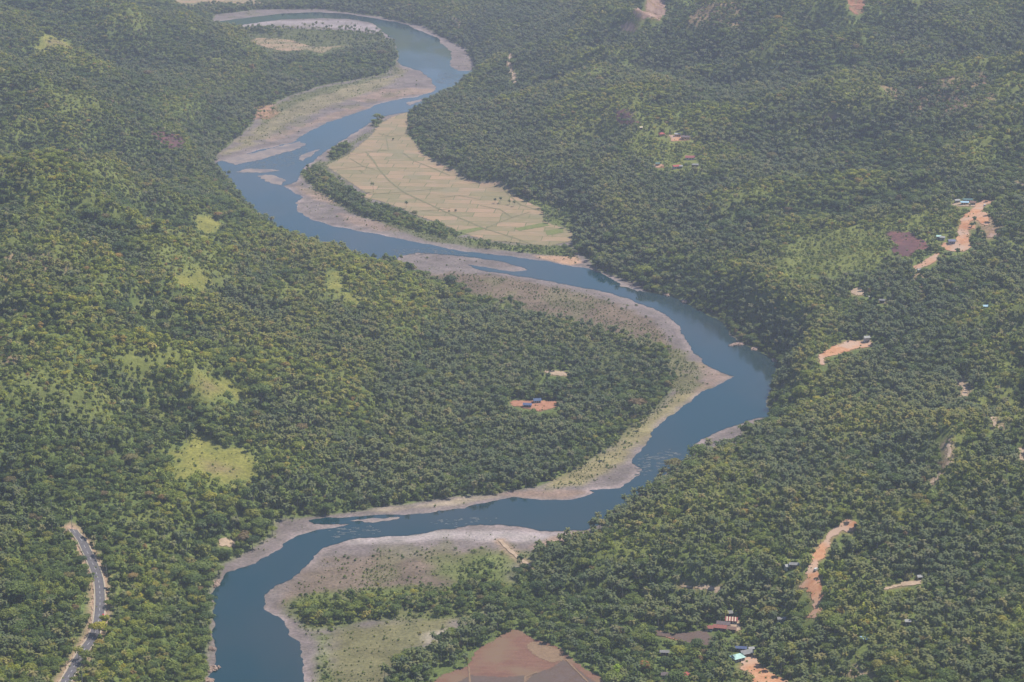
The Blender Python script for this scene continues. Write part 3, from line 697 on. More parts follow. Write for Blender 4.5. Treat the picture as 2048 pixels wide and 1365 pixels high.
# ------------------------------------------------------------------ sheets
def fractal(poly, amp=0.12, cap=2.5, minlen=4.0, seed=3):
    r = random.Random(seed)
    pts = [tuple(p) for p in poly]
    while True:
        out = []; changed = False
        for i, a in enumerate(pts):
            b = pts[(i + 1) % len(pts)]
            out.append(a)
            L = math.hypot(b[0] - a[0], b[1] - a[1])
            if L > minlen:
                o = r.uniform(-1, 1) * min(cap, amp * L)
                nxv, nyv = -(b[1] - a[1]) / L, (b[0] - a[0]) / L
                out.append(((a[0] + b[0]) / 2 + nxv * o, (a[1] + b[1]) / 2 + nyv * o)); changed = True
        pts = out
        if not changed: return pts
def flat_sheet(name, poly, z, m, label, **kw):
    pts = fractal(poly, **kw)
    tris = tessellate_polygon([[Vector((p[0], p[1], 0)) for p in pts]])
    me = bpy.data.meshes.new(name)
    fs = []
    for t in tris:
        a, b_, c_ = [pts[i] for i in t]
        cr = (b_[0] - a[0]) * (c_[1] - a[1]) - (b_[1] - a[1]) * (c_[0] - a[0])
        fs.append(tuple(t) if cr > 0 else tuple(t[::-1]))
    me.from_pydata([(p[0], p[1], z) for p in pts], [], fs)
    me.materials.append(m)
    return tag(link(name, me), label, kind='structure')
flat_sheet('river', wpoly, 0.30, M_WATER, 'blue-green river winding through the wooded valley')
BARS = [[(445,322),(512,306),(560,293),(600,284),(612,289),(590,300),(540,314),(512,322),(470,331)], [(514,353),(530,350),(552,353),(572,363),(564,371),(548,369),(530,362)], [(600,317),(624,303),(640,300),(622,314),(606,324)],
        [(812,207),(850,196),(840,204),(820,212)], [(1218,556),(1246,570),(1284,580),(1276,584),(1240,574)], [(700,1043),(760,1038),(800,1036),(760,1044)], [(470,345),(500,338),(560,342),(520,347)]]
for k_, b_ in enumerate(BARS):
    flat_sheet('gravel_bar', flatpoly(b_), 0.42, M_BAR, ['pale gravel bar beside the far bend of the river','small gravel shoal in the bend above the tree lined bank','narrow shoal along the bright reach','shoal close to the forest spur','shoal along the wooded right bank','thin shoal in the lower reach','low shoal in the shallow bend'][k_], seed=k_, cap=3.5, amp=0.2)

def drape(name, world, m, label, cell=1.4, amp=2.2, lift=0.35, scale=9, thr=0.0, holes=0.0, kind='structure', hs=(1, 1)):
    lo = world.min(0) - 3; hi = world.max(0) + 3
    xs = np.arange(lo[0], hi[0] + cell, cell); ys = np.arange(lo[1], hi[1] + cell, cell)
    X, Y = np.meshgrid(xs, ys)
    cxx = (X[:-1, :-1] + cell / 2).ravel(); cyy = (Y[:-1, :-1] + cell / 2).ravel()
    s = sdf(cxx, cyy, world) + amp * fbm(cxx, cyy, scale, 3, 7)
    keep = s > thr
    if holes: keep &= fbm(cxx * hs[0], cyy * hs[1], 7, 3, 19) > -1 + holes
    jj, ji = np.divmod(np.arange(cxx.size), len(xs) - 1)
    a = jj * len(xs) + ji
    q = np.stack([a, a + 1, a + 1 + len(xs), a + len(xs)], -1)[keep]
    if len(q) == 0: return None
    used = np.unique(q); remap = np.full(X.size, -1); remap[used] = np.arange(len(used))
    xv = X.ravel()[used]; yv = Y.ravel()[used]
    xv = xv + cell * 0.35 * fbm(xv, yv, 2.1, 1, 31); yv = yv + cell * 0.35 * fbm(xv, yv, 2.1, 1, 32)
    me = npmesh(name, np.stack([xv, yv, height(xv, yv) + lift], 1), remap[q], [m], True)
    return tag(link(name, me), label, kind=kind)
drape('rice_field', flatpoly(FIELD1), M_RICE, 'tan harvested rice field by the river bend', 2.5, 1.5, 0.3)
drape('rice_field', flatpoly(FIELD2), M_RICE, 'small tan rice field inside the upper bend', 2.5, 2)
drape('rice_field', flatpoly(FIELD3), M_RICE, 'tan rice field at the top edge beyond the river', 4, 2)
drape('ploughed_field', flatpoly(FIELD4), M_PLOUGH, 'red-brown ploughed field at the bottom of the valley', 1.6, 1.2)
drape('flooded_plot', flatpoly([(1068,1350),(1100,1338),(1127,1322),(1150,1336),(1168,1350),(1200,1372),(1210,1400),(1060,1400),(1050,1365)]), M_WET, 'grey-brown wet plot beside the ploughed field', 1.4, 0.6, 0.5)
drape('flooded_plot', flatpoly([(940,1352),(1010,1356),(1052,1352),(1048,1400),(900,1400),(905,1372)]), M_WET, 'grey-brown wet plot at the lower edge', 1.4, 0.6, 0.5)
drape('flooded_plot', flatpoly(POND), M_WET, 'brown wet plot below the red roofed houses', 1.3, 1.0, 0.5)
for p_, l_ in [([(912,463),(962,455),(969,459),(927,469)],'green strip at the lower side of the rice field'), ([(1028,458),(1039,463),(1100,452),(1088,446)],'green strip crossing the near end of the rice field'), ([(1090,462),(1125,458),(1128,466),(1095,472)],'green corner of the rice field')]:
    drape('green_plot', flatpoly(p_), M_GREENP, l_, 1.4, 0.8, 0.5)
TL = {'long':('dirt_track','long orange dirt track through the palm grove',M_SOIL), 'hill':('dirt_track','wide orange dirt road climbing the right hillside',M_SOIL), 'lower':('dirt_track','orange dirt road below the blue roofed house',M_SOIL),
      'slip':('landslip','small pinkish slip beside the hillside dirt road',M_PINK), 'lot':('bare_earth','orange cleared lot beside the white house',M_SOIL), 'patch':('bare_earth','small pale clearing on the right slope',M_TRAIL),
      'yard':('bare_earth','pinkish yard round the blue roofed hut',M_SOILR), 'yard_small':('bare_earth','small tan clearing in the valley wood',M_TRAIL), 'bottom':('dirt_track','orange dirt road by the teal roofed building',M_SOIL),
      'grove':('dirt_track','thin pale track among the palms',M_TRAIL), 'spur':('dirt_track','short pale track on the lower right slope',M_TRAIL), 'edge':('bare_earth','pale bare patch at the right edge',M_TRAIL),
      'cottage':('bare_earth','tan yard beside the brown wet plot',M_SOILR), 'court':('bare_earth','tan courtyard beside the striped roof',M_TRAIL), 'slide':('landslip','pinkish landslip on the far hillside',M_PINK),
      'slide2':('landslip','small pale cliff on the far hillside',M_PINK), 'slide3':('landslip','pink slip at the top edge on the right',M_SOILR), 'home':('bare_earth','orange yard by the white roofed house',M_SOIL),
      'home2':('bare_earth','orange yard by the teal roofed hut',M_SOIL), 'village':('bare_earth','bare yard by the turquoise roofs',M_TRAIL), 'riverside':('bare_earth','bare clearing by the left bank',M_TRAIL)}
for k_, w_ in TRACKW.items():
    n_, l_, m_ = TL[k_]
    drape(n_, w_, m_, l_, 1.2 if w_[:, 1].mean() < 2600 else 2.2, 2.6 if k_ != 'cottage' else 1.5, 0.45, holes=0.75 if 'sli' in k_ else 0)
drape('burnt_clearing', gpoly(BURNS[0]), M_BURN, 'dark purple-brown burnt clearing on the right hillside', 2.0, 6, 0.5, 14)
drape('burnt_clearing', gpoly(BURNS[1]), M_SOILR if False else M_BURN, 'reddish burnt clearing on the left hillside', 2.4, 12, 0.5, 16, holes=0.8)
drape('burnt_clearing', gpoly(BURNS[2]), M_BURN, 'faint burnt clearing above the hillside houses', 2.6, 12, 0.5, 16, holes=0.8)

for p_, l_ in [([(660,1062),(700,1052),(760,1050),(760,1066),(700,1076),(665,1080)],'white riffles where the lower reach shallows'), ([(1272,915),(1340,900),(1370,915),(1320,945),(1270,955)],'broken riffles beside the gravel point'),
               ([(880,145),(940,150),(930,165),(890,172),(868,165)],'riffles above the forest spur'), ([(560,305),(600,292),(620,296),(600,325),(560,340),(500,345),(480,335)],'riffles in the shallow bend'), ([(780,500),(870,495),(940,512),(880,508),(800,511)],'riffles beside the gravel tip'), ([(850,1045),(980,1030),(1000,1040),(900,1056)],'faint riffles along the lower gravel')]:
    drape('rapids', flatpoly(p_), M_FOAM, l_, 0.8, 3, 0.34, 12, holes=1.30, kind='stuff', hs=(1.6, 3.2))

def strip(name, path, w, m, label, lift=0.5, cross=3, jit=0.0, kind='structure', parent=None, off=0.0, dash=None):
    d = np.gradient(path, axis=0); d /= np.linalg.norm(d, axis=1)[:, None] + 1e-9
    nrm = np.stack([-d[:, 1], d[:, 0]], 1)
    vs_, qs = [], []
    for i, p in enumerate(path):
        ww = w * (1 + jit * random.uniform(-1, 1))
        for c_ in range(cross):
            q = p + nrm[i] * (off + ww * (c_ / (cross - 1) - 0.5))
            vs_.append((q[0], q[1], float(height(q[0], q[1])) + lift))
    for i in range(len(path) - 1):
        if dash and (i % dash[0]) >= dash[1]: continue
        for c_ in range(cross - 1):
            a = i * cross + c_; qs.append((a, a + 1, a + 1 + cross, a + cross))
    me = npmesh(name, vs_, qs, [m], True)
    o = link(name, me, parent)
    return tag(o, label, kind=kind) if kind else o
M_LINE = plain('white_line_paint', (0.42,0.42,0.41)); M_KERB = plain('pale_concrete', (0.36,0.32,0.24))
strip('road_shoulder', ROADW, 10.5, M_SHOULD, 'tan dirt shoulder along the asphalt road', 0.55, 7, 0.22)
strip('road', ROADW, 6.8, M_ASPH, 'grey two-lane asphalt road curving through the forest', 0.80, 5)
fine = smooth_path(ROADW, 1.0)
strip('road_marking', fine, 0.26, M_LINE, 'dashed white centre line of the asphalt road', 0.86, 2, dash=(9, 4))
for s_, l_ in ((1, 'pale concrete edge strip on one side of the road'), (-1, 'pale concrete edge strip on the other side of the road')):
    d = np.gradient(ROADW, axis=0); d /= np.linalg.norm(d, axis=1)[:, None]
    cpth = ROADW + np.stack([-d[:, 1], d[:, 0]], 1) * s_ * 3.95
    strip('road_kerb', cpth, 0.7, M_KERB, l_, 0.95, 2, 0.1)
for (t, w) in TRAILW:
    l_ = 'narrow pale dirt trail through the trees'
    strip('dirt_trail', t, w * 2, M_TRAIL, l_, 0.5, 3, 0.3)
for k_, l_ in enumerate([[(719,341),(729,348)], [(757,338),(777,361),(807,385),(887,423),(969,458),(1020,474),(1060,488)], [(737,390),(762,388),(807,385),(837,382),(887,378)], [(700,318),(727,334),(750,340)], [(729,305),(777,301),(772,275),(784,262)], [(732,305),(747,322),(757,338)],
        [(839,423),(877,421),(900,418)], [(807,307),(827,322),(862,336),(900,352)], [(690,312),(727,307)], [(757,268),(780,274),(816,270)], [(960,412),(1000,420),(1024,436)], [(1060,425),(1024,436),(969,458)], [(1000,376),(1040,410),(1084,424)], [(640,342),(727,334)], [(880,396),(920,392),(960,400)]]):
    strip('field_bund', line_path(flatpoly(l_)), 2.6 if k_ in (1, 5) else 1.8, M_BUND, 'grassy bund line crossing the rice field', 0.6, 2, 0.35)

M_EDGE = soil_mat('dry_field_edge', (0.17,0.115,0.075), (0.22,0.15,0.095), sc=0.3)
for l_ in ([(1132,1321),(1152,1342),(1176,1366),(1190,1385)], [(1074,1346),(1050,1356),(1048,1385)], [(938,1334),(940,1370),(930,1400)]):
    strip('field_path', line_path(flatpoly(l_)), 1.3, M_EDGE, 'pale earth edge between plots of the ploughed field', 0.75, 2, 0.4)
drape('dry_plot', flatpoly([(1062,1282),(1092,1290),(1120,1303),(1128,1320),(1100,1326),(1075,1312),(1050,1296)]), M_EDGE, 'tan dry plot in the upper right of the ploughed field', 1.6, 3, 0.5)

# ------------------------------------------------------------------ plants
def palm_mesh(seed, h, parts=False):
    r = random.Random(seed)
    tr = MB(); cr = MB()
    lean = r.uniform(0.2, 1.6); la = r.uniform(0, 6.28)
    pts = []
    for i in range(6):
        t = i / 5; pts.append((math.cos(la) * lean * t * t, math.sin(la) * lean * t * t, -0.6 + (h + 0.6) * t))
    tr.tube(pts, [0.28, 0.21, 0.18, 0.16, 0.15, 0.14], 5, 0)
    top = Vector(pts[-1])
    nf = r.randint(19, 25)
    for i in range(nf):
        az = i * 2.399 + r.uniform(-0.25, 0.25)
        el = math.radians(r.choice([72, 50, 35, 20, 5, -15, -30]) + r.uniform(-8, 8)) if i % 3 else math.radians(r.uniform(-5, 35))
        L = r.uniform(3.4, 4.4); dirv = Vector((math.cos(az), math.sin(az), 0)); side = Vector((-dirv.y, dirv.x, 0))
        p = top.copy(); e = el; seg = 5; prev = None; tone = r.uniform(0.25, 0.95)
        if r.random() < 0.04: tone = 1.0
        for k in range(seg + 1):
            t = k / seg
            w = 0.62 * (0.35 + 1.0 * math.sin(math.pi * min(1, t * 0.9 + 0.12))) * (1 if k < seg else 0.15)
            droop = Vector((0, 0, -0.42 * w))
            cur = (p + side * w + droop, p.copy(), p - side * w + droop)
            if prev:
                cr.face([prev[0], cur[0], cur[1], prev[1]], 1, tone)
                cr.face([prev[1], cur[1], cur[2], prev[2]], 1, tone * 0.9)
            prev = cur
            p = p + (dirv * math.cos(e) + Vector((0, 0, 1)) * math.sin(e)) * (L / seg)
            e -= math.radians(r.uniform(16, 26))
    return tr, cr

def broad_mesh(seed, shape):
    r = random.Random(seed)
    tr = MB(); cr = MB()
    H = {'round': 10.5, 'flat': 10.0, 'tall': 14.0, 'dome': 12.0, 'small': 6.5, 'open': 12.0}[shape]
    R = {'round': 4.3, 'flat': 6.8, 'tall': 3.8, 'dome': 7.4, 'small': 3.0, 'open': 4.8}[shape] * r.uniform(0.9, 1.1)
    ch = {'round': 3.6, 'flat': 1.9, 'tall': 5.2, 'dome': 4.6, 'small': 2.5, 'open': 3.6}[shape]   # half height of crown
    cz = H - ch
    tr.tube([(0, 0, -0.7), (0.15, 0.1, cz * 0.4), (0.1, 0.25, cz), (0.2, 0.1, H * 0.86)], [0.42, 0.30, 0.22, 0.06], 5, 0)
    lobes = []
    nl = {'round': 9, 'flat': 12, 'tall': 11, 'dome': 15, 'small': 6, 'open': 8}[shape]
    for i in range(nl):
        a = i * 2.4 + r.uniform(-0.5, 0.5); q = math.sqrt((i + 0.5) / nl)
        rr = R * 0.68 * q * r.uniform(0.8, 1.15)
        zz = cz + ch * 0.62 * (math.sqrt(max(0, 1 - q * q * 0.8)) if shape in ('dome', 'flat') else r.uniform(-0.9, 1.0) * math.sqrt(max(0.1, 1 - q * q * 0.7)))
        lr = R * r.uniform(0.30, 0.48) * (1.0 if shape != 'flat' else 0.95)
        c0 = Vector((math.cos(a) * rr, math.sin(a) * rr, zz))
        lobes.append((c0, lr, r.uniform(0.2, 0.8)))
        if i % 2 == 0:
            tr.tube([(0.1, 0.1, cz * 0.55), tuple(c0 * 0.55 + Vector((0, 0, cz * 0.38))), tuple(c0)], [0.16, 0.10, 0.04], 4, 0)
    flatk = 0.55 if shape == 'flat' else 0.8
    nf = {'round': 46, 'flat': 42, 'tall': 42, 'dome': 52, 'small': 30, 'open': 30}[shape]
    for (c0, lr, tn) in lobes:
        for k in range(nf):
            u = r.uniform(-0.55, 1); th = r.uniform(0, 6.283); s = math.sqrt(max(0, 1 - u * u))
            n = Vector((s * math.cos(th), s * math.sin(th), u))
            rad = lr * r.uniform(0.72, 1.12)
            p = c0 + Vector((n.x * rad, n.y * rad, n.z * rad * flatk))
            nn = (n + Vector((r.uniform(-.45, .45), r.uniform(-.45, .45), r.uniform(0, .9)))).normalized()
            a = nn.orthogonal().normalized(); a = Matrix.Rotation(r.uniform(0, 6.28), 3, nn) @ a; b = nn.cross(a)
            z1 = r.uniform(0.42, 0.85); z2 = z1 * r.uniform(0.6, 1.0)
            cr.face([p + a * z1, p + b * z2, p - a * z1 * r.uniform(0.6, 1), p - b * z2], 1, min(1, max(0, tn + r.uniform(-0.3, 0.3))))
    return tr, cr

def bush_mesh(seed, R=1.4, Hb=1.6):
    r = random.Random(seed); cr = MB(); tr = MB()
    tr.tube([(0, 0, -0.3), (0.05, 0, Hb * 0.6)], [0.09, 0.04], 4, 0)
    for i in range(5):
        a = r.uniform(0, 6.28); q = R * 0.45 * r.random(); lr = R * r.uniform(0.45, 0.65); tn = r.uniform(0.2, 0.8)
        c0 = Vector((math.cos(a) * q, math.sin(a) * q, Hb * r.uniform(0.35, 0.7)))
        for k in range(22):
            u = r.uniform(-0.2, 1); th = r.uniform(0, 6.283); s = math.sqrt(1 - u * u)
            n = Vector((s * math.cos(th), s * math.sin(th), u)); p = c0 + n * lr * r.uniform(0.75, 1.1)
            nn = (n + Vector((r.uniform(-.6, .6), r.uniform(-.6, .6), r.uniform(-.2, .7)))).normalized()
            aa = nn.orthogonal().normalized(); b = nn.cross(aa); z1 = r.uniform(0.2, 0.42)
            cr.face([p + aa * z1, p + b * z1, p - aa * z1, p - b * z1], 1, min(1, max(0, tn + r.uniform(-0.3, 0.3))))
    return tr, cr

def combine(tr, cr):
    m = MB(); m.v = list(tr.v); m.f = list(tr.f); m.m = list(tr.m); m.t = list(tr.t)
    k = len(m.v); m.v += cr.v; m.f += [tuple(i + k for i in f) for f in cr.f]; m.m += [1] * len(cr.f); m.t += cr.t
    return m
PALMS = [palm_mesh(100 + i, h) for i, h in enumerate([8.5, 10, 11.5, 12.5, 13.5, 9.5])]
BSH = ['round', 'flat', 'tall', 'dome', 'small', 'open', 'round', 'flat', 'small', 'tall']
BROADS = [broad_mesh(200 + i, s) for i, s in enumerate(BSH)]
BUSHES = [bush_mesh(300 + i, rr, hh) for i, (rr, hh) in enumerate([(1.4, 1.5), (1.9, 2.0), (1.1, 1.0), (2.3, 2.8)])]
def sources(name, lst, mats):
    full, parts = [], []
    for i, (tr, cr) in enumerate(lst):
        full.append(bpy.data.objects.new(name + '_source', combine(tr, cr).mesh(name, mats)))   # not linked: seen only through the mass
        c2 = MB(); c2.v, c2.f, c2.t = cr.v, cr.f, cr.t; c2.m = [0] * len(cr.f)
        parts.append((tr.mesh(name + '_trunk', [mats[0]]), c2.mesh(name + '_crown', [mats[1]])))
    return full, parts
P_FULL, P_PART = sources('palm', PALMS, [M_PBARK, M_FROND])
B_FULL, B_PART = sources('broadleaf', BROADS, [M_BARK, M_LEAF])
U_FULL, U_PART = sources('bush', BUSHES, [M_BARK, M_BUSH])

def grid_val(arr, x, y):
    i = np.clip(np.round((x - GX0) / 4.0).astype(int) + IX0, 0, nx - 1)
    j = np.clip(np.round((y - GY0) / 4.5).astype(int) + IY0, 0, ny - 1)
    return arr.reshape(ny, nx)[j, i]
IX0 = int(np.searchsorted(GX, -1260 - 0.01)); GX0 = GX[IX0]
IY0 = int(np.searchsorted(GY, 1320 - 0.01)); GY0 = GY[IY0]

def scatter(step, seed, ymin=1400, ymax=5250, margin=70):
    r = np.random.default_rng(seed)
    xs = np.arange(-1250, 1250, step); ys = np.arange(ymin, ymax, step)
    X, Y = np.meshgrid(xs, ys)
    X = X + (np.arange(len(ys)) % 2)[:, None] * step * 0.5
    x = X.ravel() + r.uniform(-0.42, 0.42, X.size) * step; y = Y.ravel() + r.uniform(-0.42, 0.42, X.size) * step
    z = height(x, y)
    px, py, dp = project(x, y, z)
    mg = margin * FPX / dp
    m = (px > -mg) & (px < 2048 + mg) & (py > -60) & (py < 1365 + 130)
    return x[m], y[m], z[m]
def visible(x, y, z, steps=40, reach=620):
    """clear sight line to the camera above the bare ground"""
    ok = np.ones(x.shape, bool)
    for k in range(1, steps):
        t = reach * (k / steps) ** 1.4 / np.sqrt(x * x + y * y + (z - CAM_H) ** 2)
        ok &= (z + (CAM_H - z) * t) > height(x * (1 - t), y * (1 - t)) - 2
    return ok

# trees
tx, ty, tz = scatter(4.9, 5)
r_ = np.random.default_rng(6)
td = grid_val(dens, tx, ty); tp = grid_val(palm, tx, ty)
thin = 0.80 + 0.35 * fbm(tx, ty, 55, 3, 61)
keep = r_.random(tx.size) < td * np.clip(thin, 0.35, 1.0)
tx, ty, tz, tp = tx[keep], ty[keep], tz[keep], tp[keep]
is_palm = r_.random(tx.size) < np.clip(tp * 1.15 - 0.12 + 0.5 * fbm(tx, ty, 40, 2, 62), 0, 1)
hgt = np.where(is_palm, 11.5, 9.5)
jx = 5 * fbm(tx, ty, 22, 3, 65); jy = 4 * fbm(tx, ty, 22, 3, 66)
bad = np.zeros(tx.size, bool)
for h_ in HXY:
    bad |= (tx - h_[0]) ** 2 + (ty - h_[1]) ** 2 < h_[2] ** 2
for frac, lat in [(f_ / 10, l_) for f_ in range(1, 12) for l_ in ((0,) if f_ < 5 else (-2.2, 0, 2.2))]:
    qx, qy, _ = project(tx + lat, ty, tz + hgt * frac)
    for kp in KEEP:
        a = np.array(kp); m = (qx > a[:, 0].min() - 14) & (qx < a[:, 0].max() + 14) & (qy > a[:, 1].min() - 14) & (qy < a[:, 1].max() + 14)
        if m.any():
            hit = np.zeros(tx.size, bool); jk = 2.6 if (kp in CLEAR or kp is BIGCLEAR) else 0.8; hit[m] = in_poly(qx[m] + jk * jx[m], qy[m] + jk * jy[m], kp); bad |= hit
tx, ty, tz, is_palm = tx[~bad], ty[~bad], tz[~bad], is_palm[~bad]
vis = visible(tx, ty, tz + 9)
tx, ty, tz, is_palm = tx[vis], ty[vis], tz[vis], is_palm[vis]
tvar = r_.integers(0, 1000, tx.size)
tsc = r_.normal(1.0, 0.13, tx.size).clip(0.65, 1.35)
bigw = sstep(0.0, 0.5, fbm(tx, ty, 120, 3, 63))           # patches of larger, smaller growth
tsc = np.where(is_palm, tsc * 0.93, tsc * (0.50 + 0.40 * bigw * r_.random(tx.size) + 0.14 * r_.random(tx.size)))
tsc = tsc * (1 - 0.14 * np.clip(grid_val(relief, tx, ty), -1, 1))
tsc = tsc * np.where((r_.random(tx.size) < 0.08) & ~is_palm, 1.55, 1.0)
trz = r_.uniform(0, 6.283, tx.size)

# bushes
bx, by, bz = scatter(5.0, 15)
bd = grid_val(brush, bx, by); tdd = grid_val(dens, bx, by)
prob = np.where(tdd > 0.5, 0.62 + 0.4 * bd, bd)
fall = np.clip(3000 / by, 0.5, 1)
kb = r_.random(bx.size) < prob * fall * np.clip(0.75 + 0.6 * fbm(bx, by, 25, 3, 64), 0.1, 1)
bx, by, bz = bx[kb], by[kb], bz[kb]
vis = visible(bx, by, bz + 2)
bx, by, bz = bx[vis], by[vis], bz[vis]
hide = np.zeros(bx.size, bool)
for frac in (0.0, 1.3, 2.6, 4.0):
    qx, qy, _ = project(bx, by, bz + frac)
    for kp in KEEP_LOW:
        a = np.array(kp); m = (qx > a[:, 0].min() - 3) & (qx < a[:, 0].max() + 3) & (qy > a[:, 1].min() - 3) & (qy < a[:, 1].max() + 3)
        if m.any():
            hit = np.zeros(bx.size, bool); hit[m] = in_poly(qx[m], qy[m], kp); hide |= hit
bx, by, bz = bx[~hide], by[~hide], bz[~hide]
bsc = r_.normal(1.0, 0.25, bx.size).clip(0.4, 1.7)
bsc = bsc * np.where(grid_val(dens, bx, by) > 0.5, 1.9, np.where(grid_val(brush, bx, by) > 0.6, 1.25, 0.75))
brz = r_.uniform(0, 6.283, bx.size); bvar = r_.integers(0, 1000, bx.size)
print('trees', tx.size, 'palms', int(is_palm.sum()), 'bushes', bx.size)

cx_, cy_, cz_ = scatter(2.7, 25, margin=30)
cb = grid_val(brush, cx_, cy_); cd_ = grid_val(dens, cx_, cy_)
kc = (cd_ < 0.35) & (r_.random(cx_.size) < np.clip(cb * 1.8, 0, 0.85) * np.clip(0.7 + 1.3 * fbm(cx_, cy_, 16, 3, 68), 0, 1.3) * np.clip(2700 / cy_, 0.3, 1))
qx, qy, _ = project(cx_, cy_, cz_); kc &= ~in_poly(qx, qy, FIELD1)
cx_, cy_, cz_ = cx_[kc], cy_[kc], cz_[kc]
csc = r_.uniform(0.22, 0.60, cx_.size); crz = r_.uniform(0, 6.28, cx_.size); cvar = r_.integers(0, 1000, cx_.size)
print('scrub', cx_.size)
# --- special single plants
def plant(kind, i, x, y, sc, rz, label, group=None, tint=(1, 1, 1), cat=None):
    parts = {'coconut_palm': P_PART, 'broadleaf_tree': B_PART, 'bush': U_PART}[kind]
    tm, cm = parts[i % len(parts)]
    e = bpy.data.objects.new(kind, None); C.objects.link(e)
    e.empty_display_size = 1
    e.location = (x, y, float(height(x, y))); e.rotation_euler = (0, 0, rz); e.scale = (sc, sc, sc)
    tag(e, label, cat or {'coconut_palm': 'palm tree', 'broadleaf_tree': 'tree', 'bush': 'bush'}[kind], group)
    for nm, me in (('trunk', tm), ('crown', cm)):
        o = bpy.data.objects.new(nm, me); C.objects.link(o); o.parent = e
        if nm == 'crown':
            o.color = (*tint, 1)
            o['warm'] = float(np.clip(grid_val(warm, np.array([x]), np.array([y]))[0], 0, 1))
    return e
YEL = (1.9, 1.6, 0.75); DRK = (0.7, 0.75, 0.75); MIDT = (1, 1, 1); LIM = (1.6, 1.75, 0.75); RUS = (1.5, 1.1, 0.8)
SPECIAL = [('coconut_palm',4,747,386,1.0,'lone tall coconut palm beside the grove at the rice field edge',MIDT), ('coconut_palm',1,812,418,0.95,'lone coconut palm standing inside the tan rice field',MIDT),
 ('bush',3,898,425,0.9,'left of two small bushes in the middle of the rice field',DRK), ('bush',3,911,424,1.1,'right of two small bushes in the middle of the rice field',DRK),
 ('coconut_palm',0,990,408,0.8,'leftmost palm of the small clump in the rice field',MIDT), ('coconut_palm',5,1001,408,0.85,'second palm of the small clump in the rice field',MIDT), ('coconut_palm',0,1019,411,0.8,'third palm of the small clump in the rice field',MIDT), ('coconut_palm',5,1028,414,0.8,'rightmost palm of the small clump in the rice field',MIDT),
 ('broadleaf_tree',3,1204,1310,1.05,'large round-domed olive tree left of the pale green one near the wet plot',(1.35,1.2,0.85)), ('broadleaf_tree',3,1244,1300,0.95,'rust-tinged domed tree between the large domed trees',RUS),
 ('broadleaf_tree',3,1297,1298,0.9,'yellow-green domed tree below the brown wet plot',YEL), ('broadleaf_tree',0,1234,1362,1.25,'bright lime-green round tree at the bottom edge near the ploughed field',LIM),
 ('broadleaf_tree',3,1356,1322,0.95,'olive domed tree left of the teal roofed building',(1.3,1.2,0.85)), ('broadleaf_tree',0,1290,1350,1.1,'olive-brown round tree right of the lime-green one',RUS),
 ('broadleaf_tree',4,977,616,1.1,'leftmost of three dark trees on the brown gravel flat',DRK), ('broadleaf_tree',4,1002,612,1.1,'middle of three dark trees on the brown gravel flat',DRK), ('broadleaf_tree',4,1036,614,1.0,'rightmost of three dark trees on the brown gravel flat',DRK),
 ('broadleaf_tree',3,757,254,0.8,'dark tree at the far corner of the rice field',DRK), ('broadleaf_tree',4,786,282,0.7,'small dark tree inside the far end of the rice field',DRK),
 ('broadleaf_tree',2,636,82,1.0,'dark tall tree in the meadow of the upper bend',DRK), ('coconut_palm',3,437,18,1.1,'tall palm standing above the trees by the top rice field',MIDT), ('broadleaf_tree',5,1068,790,1.1,'tall pale-stemmed tree above the blue roofed hut',MIDT), ('bush',3,1258,1090,2.0,'dark lone bush in the green clearing above the palms',DRK),
 ('broadleaf_tree',0,1949,447,0.8,'dark tree standing in the loop of the hillside dirt road',DRK), ('broadleaf_tree',8,1943,455,0.8,'small tree below the dark one in the dirt road loop',DRK), ('broadleaf_tree',0,1915,512,0.9,'round dark tree below the lower bend of the hillside road',DRK),
 ('broadleaf_tree',1,199,1276,1.1,'spreading tree leaning over the asphalt road at its lower bend',(1.2,1.15,0.8)), ('broadleaf_tree',3,172,1330,0.85,'domed tree hiding the road near the bottom edge',DRK), ('broadleaf_tree',1,189,1271,0.8,'smaller spreading tree over the road beside the larger one',MIDT),
 ('broadleaf_tree',0,176,1080,0.9,'round dark tree at the top of the visible road',DRK), ('broadleaf_tree',5,158,1322,1.0,'loose tree beside the road just above the bottom edge',MIDT), ('broadleaf_tree',0,210,1255,1.0,'round tree on the right verge where the road dips under trees',(1.2,1.15,0.8)),
 ('broadleaf_tree',6,1655,1150,1.15,'dense dark tree on the right side of the long orange track',DRK)]
rs = random.Random(5)
for kd, vi, px, py, sc, lab, tint in SPECIAL:
    x, y = ground(px, py)
    plant(kd, vi, float(x[0]), float(y[0]), sc, rs.uniform(0, 6), lab, None, tint)

# --- the nearest trees one by one
HOUSE_PX = []   # filled below
def zone(px, py):
    if px < 600:
        if px < 90: return 'left of the curving road' if py < 1290 else 'in the bottom left corner'
        if px < 175: return 'close beside the road'
        if px < 300: return 'right of the curving road'
        if px < 430: return 'left of the river' if py < 1290 else 'at the left bank bottom'
        return 'by the lower left bank'
    if px < 860: return 'on the lower river flat'
    if px < 1100: return 'above the ploughed field'
    if px < 1220: return 'right of the ploughed field'
    if px < 1330: return 'left of the wet plot'
    if px < 1420: return 'below the red roofs'
    if px < 1500: return 'beside the teal roof'
    if px < 1620: return 'left of the orange track'
    if px < 1700: return 'right of the orange track'
    if px < 1800: return 'below the pale slope track'
    if px < 1930: return 'on the lower right slope'
    return 'by the lower right edge'
ORD = ['first','second','third','fourth','fifth','sixth','seventh','eighth','ninth','tenth','eleventh','twelfth','thirteenth','fourteenth','fifteenth','sixteenth','seventeenth','eighteenth','nineteenth','twentieth']
